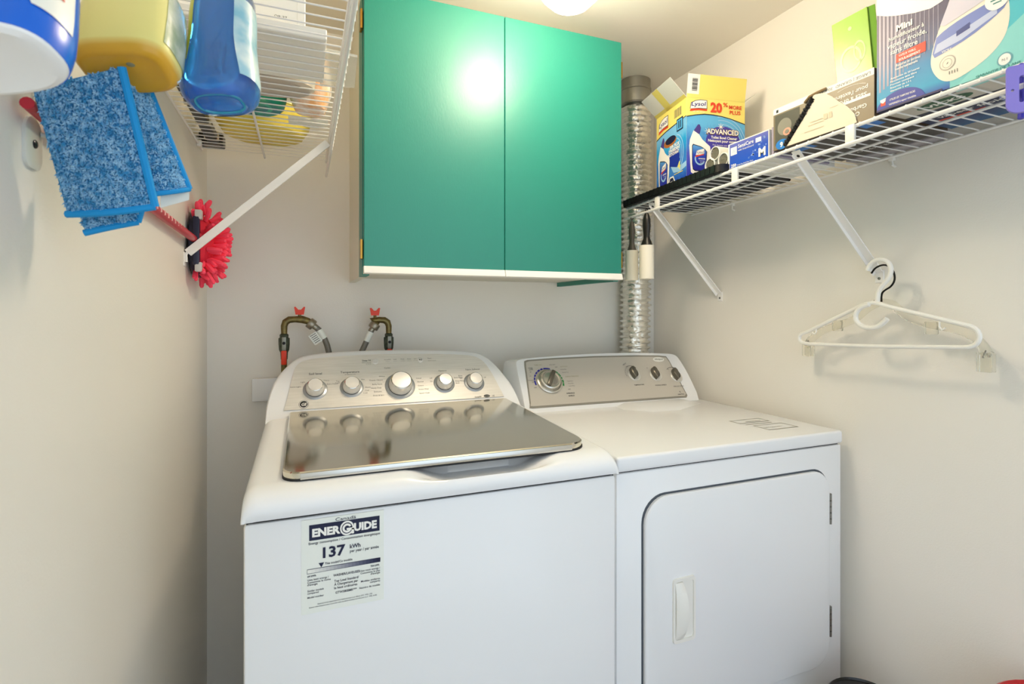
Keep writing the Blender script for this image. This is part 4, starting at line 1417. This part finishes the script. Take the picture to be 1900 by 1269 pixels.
for y0, z0, sgn in ((.989, -.043, 1), (.700, -.022, -1)):
    pts = [(y0, z0, 0), (y0, z0 - .012, 0), (y0 - sgn * .004, z0 - .017, 0), (y0 + sgn * .008, z0 - .017, 0), (y0 + sgn * .011, z0 - .011, 0)] if False else [(y0, z0), (y0, z0 - .012), (y0 + sgn * .005, z0 - .018), (y0 + sgn * .011, z0 - .014)]
    MB().tube([hpt(y, z, X0 - .001) for y, z in pts], .002, 8).build('strap_hook', M_wplast, wh)

ch = thing('clear_hanger', 'clear plastic trouser hanger with end clips, hanging behind the white one', 'hanger', (1.3, Yc, .04))
X1 = 1.296
M_clr = mat('clear_hanger_plastic', 'FAF8F0', .06, trans=.9, ior=1.22)
band = [(1.045, -.098), (1.03, -.075), (1.0, -.053), (.96, -.04), (.93, -.03), (.905, -.018), (.89, -.004), (.87, .012), (.845, .022), (.82, .018), (.805, .004), (.785, -.014), (.75, -.027), (.71, -.034), (.675, -.042), (.648, -.06), (.63, -.09)]
bs = smooth(band, 2)
cm = MB()
rings = []
for i, (y, z) in enumerate(bs):
    a = bs[max(0, i - 1)]
    b_ = bs[min(len(bs) - 1, i + 1)]
    ty, tz = b_[0] - a[0], b_[1] - a[1]
    l_ = math.hypot(ty, tz)
    ny, nz = -tz / l_, ty / l_
    if nz < 0:
        ny, nz = -ny, -nz
    hw_ = .009
    rings.append([V((X1 - .004, y + ny * hw_, z + nz * hw_)), V((X1 + .004, y + ny * hw_, z + nz * hw_)), V((X1 + .002, y, z)), V((X1 + .004, y - ny * hw_, z - nz * hw_)), V((X1 - .004, y - ny * hw_, z - nz * hw_)), V((X1 - .002, y, z))])
cm.loft(rings)
cm.build('curved_bar', M_clr, ch, angle=50)
for y in (1.04, .635):
    c = MB().box(X1 - .010, X1 - .004, y - .013, y + .013, -.125, -.085, r=.002)
    c.box(X1 + .004, X1 + .010, y - .013, y + .013, -.125, -.085, r=.002)
    c = c.build('clip', M_clr, ch)
    MB().tube([(X1 - .010, y, -.095), (X1, y, -.082), (X1 + .010, y, -.095)], .002, 8).build('clip_spring', M_chrome, c)
for y in (.955, .735):
    MB().box(X1 - .006, X1 + .006, y - .012, y + .012, -.052, -.024, r=.002).build('slider', M_clr, ch)
ck = [(.838, .022), (.838, .042), (.83, .05), (.815, .058), (.806, .075), (.812, .1), (.83, .112), (.852, .106), (.862, .092)]
MB().tube([hpt(y, z, X1 - .008) for y, z in smooth(ck, 2)], .0022, 8).build('wire_hook', mat('dark_wire', '1F1D1A', .35, .6), ch)

# ------------------------------------------------------------------ bins near the floor
def bin_(c, r, ztop, zbot, m, label, name):
    t = thing(name, label, 'bin', (c[0], c[1], zbot))
    b_ = MB()
    b_.lathe([(r * .8, zbot), (r, ztop), (r * .96, ztop), (r * .78, zbot + .01), (0, zbot + .01)], (c[0], c[1], 0), n=40)
    b_.build('bucket', m, t)
    MB().lathe([(r * .98, ztop - .012), (r * 1.04, ztop - .010), (r * 1.05, ztop), (r * 1.0, ztop + .004), (r * .96, ztop)], (c[0], c[1], 0), n=40).build('rim', m, t)
    return t


bin_((1.17, .79), .075, -.873, ZF, mat('bin_black', '0B0B0C', .25), 'black round bin with rolled rim beside the dryer front', 'waste_bin')
bin_((1.225, .47), .105, -.705, ZF, mat('bin_red', 'B3181C', .3), 'red round bin, its rim at lower right corner', 'laundry_bin')

# ------------------------------------------------------------------ things on the left shelf
z0 = LZ + .002
fx = thing('flat_box', 'flat white box in a clear sleeve lying on the left shelf', 'box', (-.08, 1.02, z0))
fbx = MB().box(-.215, .036, .935, 1.115, z0, z0 + .018, r=.0015, seg=1).build('carton', M_card, fx)
sl = MB()
sl.loft([[V((.03, .975, z0 + .001)), V((.09, .985, z0 + .003)), V((.097, 1.12, z0 + .002)), V((.03, 1.135, z0 + .001))], [V((.03, .975, z0 + .006)), V((.09, .985, z0 + .007)), V((.097, 1.12, z0 + .006)), V((.03, 1.135, z0 + .006))]])
sl.build('clear_sleeve', mat('sleeve_film', 'F4F3EC', .15, trans=.6, ior=1.2), fx)
ub = thing('white_carton', 'upright white carton standing on the flat white box', 'box', (-.1, 1.07, z0 + .018))
uc = MB().box(-.215, .002, 1.04, 1.105, z0 + .0185, .78, r=.002, seg=1).build('carton', M_card, ub)
MB().box(-.012, .0025, 1.0385, 1.1055, z0 + .019, .779, r=.001, seg=1).build('side_seam', M_wplast, uc)
p = Panel(uc, (-.215, 1.04, z0), (1, 0, 0), (0, 0, 1))
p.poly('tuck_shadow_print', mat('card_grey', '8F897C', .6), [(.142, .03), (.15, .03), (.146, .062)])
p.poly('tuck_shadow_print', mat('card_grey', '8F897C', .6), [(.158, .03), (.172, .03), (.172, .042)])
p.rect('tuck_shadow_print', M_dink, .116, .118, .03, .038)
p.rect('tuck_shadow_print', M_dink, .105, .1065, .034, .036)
p.text('lettering_print', M_ink, 'OR 37', .165, .075, .008)
p.done()
sc = thing('plastic_scoop', 'small white plastic scoop handle beside the upright white carton', 'scoop', (.015, 1.06, z0 + .018))
MB().tube([(.006, 1.06, z0 + .0205), (.012, 1.06, z0 + .03), (.02, 1.06, z0 + .046), (.027, 1.06, z0 + .056)], [.004, .0065, .0075, .0055], 10).build('handle', M_wplast, sc)
MB().lathe([(.009, 0), (.010, .004), (.009, .02), (.007, .02), (.007, .004), (0, .003)], (.012, 1.06, z0 + .0185), n=20).build('bowl', M_wplast, sc)

gpb = thing('green_blue_carton', 'white carton with green and blue bands on the left shelf behind the bottles', 'box', (-.2, 1.0, z0))
ga = MB().box(-.262, -.222, .95, 1.05, z0, .70, r=.0015, seg=1).build('carton', M_card, gpb)
p = Panel(ga, (-.262, .95, z0), (1, 0, 0), (0, 0, 1))
p.rect('band_print', mat('band_green', '6CA52E', .45), 0, .04, .045, .075)
p.rect('band_print', mat('band_blue', '2431C0', .45), 0, .02, .02, .036)
p.rect('band_print', mat('band_green', '6CA52E', .45), .02, .04, .02, .036)
p.text('lettering_print', M_navy, 'PACK', .012, .052, .012)
p.done()

M_tub = mat('clear_tub', 'CFC4B6', .3, trans=.25)
tb = thing('plastic_tub', 'translucent grey oval tub on the left shelf between flat box and plates', 'tub', (-.09, 1.18, z0))
MB().lathe([(0, 0), (.085, 0), (.092, .006), (.096, .05), (.093, .05), (.088, .008), (0, .005)], (-.085, 1.177, z0), n=40, sx=1.15, sy=.6, xdir=(1, 0, 0)).build('tub_body', M_tub, tb)
MB().tube([V((-.085 + .110 * math.cos(a), 1.177 + .0575 * math.sin(a), z0 + .05)) for a in [2 * PI * i / 40 for i in range(40)]], .003, 6, loop=True).build('rim', M_wplast, tb)

pl = thing('teal_bowl', 'teal and green bowl whose round base shows through left shelf wires', 'bowl', (-.1, 1.295, z0))
MB().lathe([(0, 0), (.058, 0), (.063, .004), (.068, .02), (.07, .04), (.067, .04), (.065, .02), (.057, .006), (0, .005)], (-.105, 1.302, z0), n=44).build('bowl_body', mat('teal_glaze', '0E6A82', .25, var=(14, '14A070')), pl)
MB().lathe([(.03, .0002), (.032, -.0004), (.038, -.0004), (.04, .0002)], (-.105, 1.302, z0), n=40).build('foot_ring', mat('teal_ring', '1AA58A', .25), pl)
yl = thing('yellow_bowl', 'large round yellow bowl near the back of the left shelf', 'bowl', (-.1, 1.48, z0))
MB().lathe([(0, 0), (.086, 0), (.096, .004), (.112, .03), (.117, .06), (.114, .06), (.107, .03), (.086, .006), (0, .005)], (-.098, 1.512, z0), n=48).build('bowl_body', mat('yellow_plastic', 'ECD860', .35, sss=.1), yl)
MB().lathe([(.113, 0), (.121, .002), (.121, .006), (.113, .006)], (-.098, 1.512, z0 + .056), n=48).build('rim', mat('yellow_rim', 'F1E58C', .35), yl)

bgx = thing('snack_bag', 'white plastic bag with orange print at the outer edge of the left shelf', 'bag', (.01, 1.27, z0))
rings = []
for i in range(12):
    t_ = i / 11
    s_ = (.25 + .75 * math.sin(PI * min(1, .12 + t_ * .95)) ** .6)
    ring = []
    for k_ in range(36):
        a = 2 * PI * k_ / 36
        x = .012 + .047 * s_ * math.copysign(abs(math.cos(a)) ** .7, math.cos(a))
        y = 1.285 + .062 * s_ * math.copysign(abs(math.sin(a)) ** .7, math.sin(a)) - .01 * t_
        n_ = noise.noise(V((x * 55, y * 55, t_ * 4)))
        ring.append(V((x + .004 * n_, y + .004 * n_, z0 + .002 + .15 * t_)))
    rings.append(ring)
bgm = MB().loft(rings).build('bag_film', mat('bag_white', 'F4F0E8', .2, var=(24, 'EFB47C'), bump=(70, .6, .004)), bgx)
pb = thing('paper_sheet', 'crumpled white paper lying at the outer edge of left shelf', 'paper', (.01, 1.38, z0))
MB().grid(lambda u, v: V((-.035 + .09 * u, 1.352 + .06 * v, z0 + .003 + .006 * noise.noise(V((u * 5, v * 5, 2))) + .004)), 16, 12).build('sheet', M_paper, pb)
o = MB()

bar_ = thing('dark_bar_tool', 'long dark bar with a wide end block lying against the left wall on wire shelf', 'tool', (-.235, 1.45, z0))
MB().box(-.243, -.215, 1.13, 1.625, z0, z0 + .02, r=.003).build('bar', mat('tool_dark', '3A352C', .35), bar_)
eb = MB().box(-.264, -.206, 1.62, 1.674, z0 - .0, z0 + .03, r=.003).build('end_block', mat('tool_block', '24221F', .3), bar_)
for i, y in enumerate((1.633, 1.652)):
    MB().box(-.255, -.216, y, y + .008, z0 - .0012, z0 + .001, r=.001, seg=1).build('end_clip', mat('clip_grey', '8C8578', .35, .4), eb)
for y in (1.2, 1.33, 1.46, 1.585):
    MB().box(-.246, -.212, y, y + .012, z0 - .0008, z0 + .0215, r=.001, seg=1).build('strap', mat('strap_cream', 'D8CDB6', .5), bar_)

# ------------------------------------------------------------------ spray bottles hanging from the wires by their triggers
def super_ring(c, a, b, e, z, n=48, rot=0):
    out = []
    for k_ in range(n):
        t_ = 2 * PI * k_ / n
        x = a * math.copysign(abs(math.cos(t_)) ** (2 / e), math.cos(t_))
        y = b * math.copysign(abs(math.sin(t_)) ** (2 / e), math.sin(t_))
        out.append(V((c[0] + x * math.cos(rot) - y * math.sin(rot), c[1] + x * math.sin(rot) + y * math.cos(rot), z)))
    return out


def trigger(t, c, zn, m_body, m_trig, rot, ztop):
    """collar, sprayer head and trigger; head sits over the shelf wire"""
    cx, cy = c
    d = V((math.cos(rot), math.sin(rot), 0))
    e = V((-d.y, d.x, 0))
    MB().lathe([(.014, 0), (.0155, .002), (.0155, .016), (.012, .018), (.010, .026)], (cx, cy, zn), n=24).build('collar', m_body, t)
    h = ztop - zn
    base = V((cx, cy, zn + .02))
    prof = [(-.016, .0), (.012, .0), (.014, h * .4), (.05, h * .55), (.055, h * .6), (.055, h * .82), (-.02, h * .9), (-.028, h * .7)]
    prof = [(a, b_ - .0) for a, b_ in prof]
    hd = MB()
    hd.prism([base + d * a + up * b_ - e * .011 for a, b_ in prof], e * .022)
    hd = hd.build('spray_head', m_body, t)
    MB().cyl(base + d * .054 + up * (h * .7), base + d * .064 + up * (h * .7), .007, n=16).build('nozzle', m_trig, hd)
    MB().tube([base + d * .03 + up * (h * .55), base + d * .036 + up * (h * .3), base + d * .03 + up * (h * .02), base + d * .034 - up * .02], [.005, .0055, .005, .003], 8).build('trigger_lever', m_trig, t)


M_bblue = mat('bottle_blue', '0B66DA', .25)
wbt = thing('spray_bottle', 'blue spray bottle with white base, nearest the left wall', 'spray bottle', (-.2005, .462, .205), 'spray bottles under the left shelf')
c = (-.2005, .462)
rt = math.radians(-20)
sec = [(.0, .043, .026), (.006, .047, .0295), (.018, .0475, .030)]
MB().loft([super_ring(c, .012, .007, 2.6, .207, rot=rt), super_ring(c, .03, .018, 2.6, .2068, rot=rt)] + [super_ring(c, a, b, 2.6, .205 + h, rot=rt) for h, a, b in [(.0, .040, .025), (.002, .0445, .0283), (.0045, .0460, .0292)]]).build('white_base', mat('bottle_white', 'F2F2F0', .3), wbt)
secs = [(.004, .0460, .0292), (.01, .0468, .0297), (.02, .0475, .030), (.04, .046, .0295), (.075, .042, .028), (.1, .036, .026), (.125, .034, .025), (.145, .032, .024), (.165, .022, .02), (.182, .0135, .0135), (.2, .0125, .0125)]
bm_ = MB().loft([super_ring(c, a, b, 2.7, .205 + h, rot=rt) for h, a, b in secs]).build('bottle_body', M_bblue, wbt, angle=60)
trigger(wbt, c, .405, M_wplast, M_red, math.radians(-20), .515)


def wrap(c, secs, zoff, e, rot, t0, t1, za, zb2, m, name, parent, lift=.0006, slant=0, nu=24, nv=20):
    """label following the bottle skin between two angles and heights"""
    zs = [s_[0] for s_ in secs]

    def at(h):
        for (h0, a0, b0), (h1, a1, b1) in zip(secs, secs[1:]):
            if h0 <= h <= h1:
                f_ = (h - h0) / (h1 - h0)
                return a0 + (a1 - a0) * f_, b0 + (b1 - b0) * f_
        return secs[-1][1:]

    def fn(u, v):
        h = za + (zb2 - za) * v
        lo_ = t0 + slant * max(0, .5 - v) ** 1.5
        t_ = lo_ + (t1 - lo_) * u
        a, b_ = at(h)
        x = (a + lift) * math.copysign(abs(math.cos(t_)) ** (2 / e), math.cos(t_))
        y = (b_ + lift) * math.copysign(abs(math.sin(t_)) ** (2 / e), math.sin(t_))
        return V((c[0] + x * math.cos(rot) - y * math.sin(rot), c[1] + x * math.sin(rot) + y * math.cos(rot), zoff + h))
    return MB().grid(fn, nu, nv).build(name, m, parent, recalc=False, angle=60)


lbp = mat('bottle_label', 'EDEFE8', .35)
wl = wrap(c, secs, .205, 2.8, rt, -1.18, .12, .026, .145, lbp, 'label', wbt, slant=1.6)
for i, (zz, a, b_, mm) in enumerate(((.048, -.45, -.05, M_red), (.068, -.75, -.1, M_ink), (.075, -.8, -.1, M_ink), (.082, -.85, -.08, M_ink), (.089, -.85, -.08, M_ink), (.1, -.9, -.12, M_red), (.107, -.9, -.12, M_ink), (.116, -.95, -.2, M_red))):
    o = wrap(c, secs, .205, 2.8, rt, a, b_, zz, zz + .0022, mm, 'label_print', wl, lift=.0011, nu=10, nv=2)
    o['kind'] = 'stuff'

M_by = grad('yellow_cleaner', [(0, 'DFA62A'), (.04, 'DDAB38'), (.085, 'F0E58C'), (1, 'F4EEA8')], rough=.3)
ybt = thing('spray_bottle', 'pale yellow spray bottle with amber base, middle one of three', 'spray bottle', (-.1735, .662, .25), 'spray bottles under the left shelf')
c = (-.1735, .662)
rt = math.radians(-14)
secs = [(.0, .037, .025), (.004, .042, .030), (.012, .0455, .0335), (.025, .0465, .0345), (.06, .0465, .0345), (.1, .044, .033), (.13, .033, .027), (.15, .016, .016), (.165, .0125, .0125), (.175, .0125, .0125)]
MB().loft([super_ring(c, .02, .012, 3.4, .2515, rot=rt), super_ring(c, .033, .021, 3.4, .2515, rot=rt)] + [super_ring(c, a, b, 3.4, .25 + h, rot=rt) for h, a, b in secs]).build('bottle_body', M_by, ybt, angle=60)
yw = wrap(c, secs, .25, 3.4, rt, -.45, .85, .02, .11, mat('leaf_label', 'DDE3CF', .3, var=(40, '9DB08A')), 'label', ybt)
trigger(ybt, c, .42, M_wplast, M_wplast, rt, .476)
MB().ball((c[0] + .006, c[1] - .012, .2512), .004, .003, .0006, 10).build('mould_mark', mat('mark_grey', '8C8A6A', .6), ybt)

M_dish = mat('blue_liquid', '44A6FF', .05, trans=.66, ior=1.33)
dbt = thing('spray_bottle', 'clear bottle of bright blue soap, rightmost of three hanging bottles', 'spray bottle', (-.092, .702, .2405), 'spray bottles under the left shelf')
c = (-.092, .702)
rt = math.radians(-16)
secs = [(.0, .030, .021), (.004, .036, .026), (.011, .0405, .0295), (.02, .0425, .031), (.035, .042, .0305), (.055, .0395, .0295), (.085, .0365, .028), (.12, .036, .028), (.15, .034, .027), (.168, .016, .016), (.18, .0125, .0125), (.19, .0125, .0125)]
outer = [super_ring(c, .012, .008, 2.6, .2475, rot=rt), super_ring(c, .024, .015, 2.6, .2445, rot=rt)] + [super_ring(c, a, b, 2.6, .2405 + h, rot=rt) for h, a, b in secs]
MB().loft(outer).build('bottle_body', mat('clear_blue_plastic', 'D9F2FF', .03, trans=.95, ior=1.3), dbt, angle=60)
inner = [super_ring(c, .01, .007, 2.6, .2495, rot=rt), super_ring(c, .023, .014, 2.6, .2465, rot=rt)] + [super_ring(c, a * .79, b * .93, 2.6, .2425 + h, rot=rt) for h, a, b in secs[:9]]
MB().loft(inner).build('liquid', M_dish, dbt, angle=60)
wrap(c, secs, .2405, 2.6, rt, -1.02, .25, .024, .135, mat('aqua_label', 'DCEBEA', .25, var=(30, '8CC4D8')), 'label', dbt, slant=.5)
wrap(c, secs, .2405, 2.6, rt, -3.1, -2.2, .045, .135, mat('lime_label', 'C9CC3C', .3), 'back_label', dbt, slant=.45)
b_ = MB()
b_.tube([super_ring(c, .026, .0175, 2.6, .2438, rot=rt)[i] for i in range(48)], .0016, 6, loop=True)
b_.build('base_ridge', mat('aqua_ridge', '5FE0F0', .1, trans=.5), dbt)
trigger(dbt, c, .43, mat('sprayer_blue', '2A50C8', .3), M_wplast, rt, .477)

# ------------------------------------------------------------------ duster, its holder and the blue cloth on the left wall
du = thing('chenille_duster', 'pink-red chenille duster, its handle lying along the left wall', 'duster', (-.24, 1.5, .18))
M_pink = mat('chenille_pink', 'FF4A66', .7)
M_hand = mat('duster_red', 'C02636', .35)
hx = -.2535
dh = MB().tube([(hx, .655, .205), (hx, .9, .193), (hx, 1.2, .184), (hx + .004, 1.475, .176)], [.0062, .0085, .009, .0085], 12).build('handle', M_hand, du)
for i in range(14):
    y = 1.05 + i * .028
    MB().box(hx + .004, hx + .0098, y, y + .006, .1805 + .03 * (1.2 - y), .1895 + .03 * (1.2 - y), r=.0008, seg=1).build('grip_notch', mat('notch_pale', 'F0B6B0', .4), dh)
hc = V((-.262, 1.555, .172))
MB().lathe([(.083, 0), (.086, .003), (.086, .012), (.08, .016), (0, .018)], hc + V((.0, 0, 0)), (1, 0, 0), 36).build('backing_plate', mat('plate_navy', '20203A', .35), du)
for zz, l_ in ((.236, 1), (.108, -1)):
    MB().box(-.2475, -.232, 1.466, 1.486, zz - .012, zz + .012, r=.003).build('grey_clip', mat('clip_pale', 'C4C0BC', .4), du)
MB().box(-.25, -.232, 1.468, 1.488, .160, .190, r=.003).build('grip_socket', M_hand, du)
MB().box(-.2515, -.2365, 1.4655, 1.479, .112, .232, r=.003).build('grip_band', mat('plate_navy', '20203A', .35), du)
random.seed(11)
proto = None
for i in range(135):
    # fingers over a dome that bulges away from the wall
    th = random.uniform(0, PI / 2 * 1.08)
    ph = random.uniform(0, 2 * PI)
    nrm = V((math.cos(th), math.sin(th) * math.cos(ph), math.sin(th) * math.sin(ph)))
    pos = hc + V((.012 + .036 * nrm.x, .078 * nrm.y, .083 * nrm.z))
    dirn = (nrm + V((random.uniform(-.5, .5), random.uniform(-.5, .5), random.uniform(-.5, .5)))).normalized()
    if pos.x < -.232 and pos.y < hc.y - .055:
        continue
    if dirn.x < .02:
        dirn.x = .02
    pos.x = max(pos.x, -.252)
    if proto is None:
        m = MB()
        m.lathe([(.0, 0), (.0052, .003), (.0058, .014), (.0056, .028), (.0036, .034), (0, .0355)], (0, 0, -H), (0, 0, 1), 7)
        proto = m.build('chenille_finger', M_pink)
        proto.parent = du
        o = proto
    else:
        o = proto.copy()
        COL.objects.link(o)
    o.location = pos + V((0, 0, H)) - wloc(du)
    o.rotation_euler = dirn.to_track_quat('Z', 'Y').to_euler()
    s_ = random.uniform(.85, 1.2)
    o.scale = (s_, s_, s_)
MB().lathe([(.076, .014), (.07, .03), (.052, .043), (.025, .049), (0, .05)], hc, (1, 0, 0), 30).build('pad', mat('chenille_pad', 'D8283F', .8), du)

for bt_, dz_, tilt in ((wbt, -.037, 24), (ybt, .0, 24), (dbt, .002, 15)):
    bt_.location.z += dz_
    bt_.rotation_euler = (-math.radians(tilt), 0, 0)

hd = thing('wall_holder', 'white oval wall hook plate with a screw, left of the blue cloth', 'hook', (XL, .70, .175))
pts = rpoly(.682, .718, .150, .205, (.012, .012, .018, .018), 6)
MB().loft([[V((XL, y, z)) for y, z in pts], [V((XL + .003, y, z)) for y, z in pts], [V((XL + .004, .70 + (y - .70) * .9, .1775 + (z - .1775) * .93)) for y, z in pts]]).build('back_plate', mat('holder_white', 'DCDCD2', .25), hd)
MB().lathe([(.0045, 0), (.0045, .001), (.003, .002), (0, .0022)], (XL + .004, .699, .176), (1, 0, 0), 16).build('screw', mat('screw_dark', '3C3C40', .25, 1), hd)
MB().tube([(XL + .004, .712, .190), (XL + .010, .714, .190), (XL + .012, .714, .2), (XL + .013, .712, .225), (XL + .014, .708, .245)], .0032, 10).build('hook_arm', mat('holder_white', 'DCDCD2', .25), hd)

cl = thing('blue_cloth', 'fluffy blue microfibre cloth folded over a hook on the left wall', 'cloth', (-.19, .69, .08))
M_cloth = mat('microfibre_blue', '2A7CB4', .9, var=(420, '4A9ACA'), bump=(420, .5, .002))
M_hem = mat('hem_blue', '1593D6', .75, bump=(700, .3, .001))


PILE = []


def sheet(c4, bulge, name, amp=.0016, nu=110, nv=130, th=.006, wave=.0):
    """thick fluffy sheet between corners TL, TR, BL, BR"""
    TL, TR, BL, BR = [V(q_) * .945 for q_ in c4]
    nrm = (TR - TL).cross(BL - TL).normalized()
    if nrm.y > 0:
        nrm = -nrm

    def f_(u, v, side):
        q_ = TL.lerp(TR, u).lerp(BL.lerp(BR, u), v)
        e = min(u, 1 - u, v, 1 - v) * 2
        k_ = bulge * math.sin(PI * u) * (.3 + .7 * v) + wave * math.sin(u * 7 + v * 2)
        edge = min(1, e * 12)
        q_ = q_ + nrm * (k_ + side * th * .5 * math.sqrt(edge))
        if side > 0:
            g = V((u * 46, v * 58, TL.x * 90))
            q_ = q_ + (nrm + V((0, 0, -.5))) * (amp * edge * (noise.noise(g) + .6 * noise.noise(g * 2.1)))
            q_ = q_ + (TR - TL).normalized() * amp * .8 * noise.noise(g + V((9, 3, 1)))
        return q_
    m = MB()
    m.grid(lambda u, v: f_(u, v, 1), nu, nv)
    m.grid(lambda u, v: f_(u, v, -1), 16, 18)
    m.build(name, M_cloth, cl, recalc=False, angle=180)
    # pile: short curly tufts standing off the sheet, too many to count
    global PILE
    rnd = random.Random(len(name))
    U_, V_ = (TR - TL).normalized(), (BL - TL).normalized()
    cnt = int((TR - TL).length * (BL - TL).length * 5.2e5)
    for _ in range(cnt):
        u, v = rnd.uniform(.02, .98), rnd.uniform(.0, .985)
        q_ = f_(u, v, 1)
        sw = rnd.uniform(0, 2 * PI)
        t1 = (U_ * math.cos(sw) + V_ * math.sin(sw))
        l_ = rnd.uniform(.0022, .0042)
        w_ = rnd.uniform(.0006, .001)
        mid = q_ + nrm * l_ * .6 + t1 * l_ * .35
        tip = q_ + nrm * l_ * .55 + t1 * l_ * 1.0 + V((0, 0, -.0006))
        side = nrm.cross(t1) * w_
        a_ = [q_ - side - nrm * .001, q_ + side - nrm * .001]
        b_ = [mid - side * 1.1, mid + nrm * w_, mid + side * 1.1]
        PILE.append((a_, b_, tip))
    return lambda u, v, s_=0: f_(u, v, -1) + nrm * (th * .5 + s_)


A_ = ((-.2625, .69, .232), (-.186, .692, .268), (-.252, .745, .112), (-.163, .728, .124))
fA = sheet(A_, .007, 'front_fold')
B_ = ((-.191, .715, .262), (-.178, .75, .268), (-.170, .742, .140), (-.139, .768, .154))
fB = sheet(B_, .004, 'side_fold', nu=60)
C_ = ((-.252, .762, .150), (-.175, .757, .155), (-.2405, .763, .092), (-.190, .774, .110))
fC = sheet(C_, .003, 'under_fold', nu=80, nv=60)
vs, fs = [], []
for a_, b_, tip in PILE:
    k_ = len(vs)
    vs += [tuple(x_ + V((0, 0, H)) - wloc(cl)) for x_ in a_ + b_ + [tip]]
    fs += [(k_, k_ + 2, k_ + 3), (k_, k_ + 3, k_ + 1), (k_ + 1, k_ + 3, k_ + 4), (k_ + 2, k_ + 5, k_ + 3), (k_ + 3, k_ + 5, k_ + 4)]
me = bpy.data.meshes.new('pile')
me.from_pydata(vs, [], fs)
me.materials.append(mat('microfibre_pile', '3F97CA', .9, var=(150, 'A6D2EC')))
po_ = bpy.data.objects.new('pile', me)
COL.objects.link(po_)
po_.parent = cl
po_['kind'] = 'stuff'
hem = lambda f_, pts, r: MB().tube([f_(*q_) for q_ in pts], r, 8).build('hem', M_hem, cl)
hem(fA, [(1.0, i / 20, .001) for i in range(21)], .0042)
hem(fA, [(i / 20, 1.0, .001) for i in range(21)], .0040)
hem(fB, [(1.0, i / 20, .001) for i in range(21)], .0038)
hem(fB, [(i / 12, 1.0, .001) for i in range(13)], .0030)
hem(fB, [(.0, i / 20, -.004) for i in range(21)], .0045)
hem(fC, [(i / 16, 1.0, .001) for i in range(17)], .0038)
hem(fC, [(1.0, i / 12, .0) for i in range(13)], .0034)
tgp = [fB(.12, 1.0) + V((0, .004, -.001)), fB(1.0, 1.0) + V((0, .004, .0)), fB(1.0, 1.0) + V((.0, .004, -.012)), fB(.12, 1.0) + V((0, .004, -.016))]
MB().prism(tgp, (0, .0012, 0)).build('care_label', mat('label_sheer', 'E6ECEA', .4, trans=.25), cl)
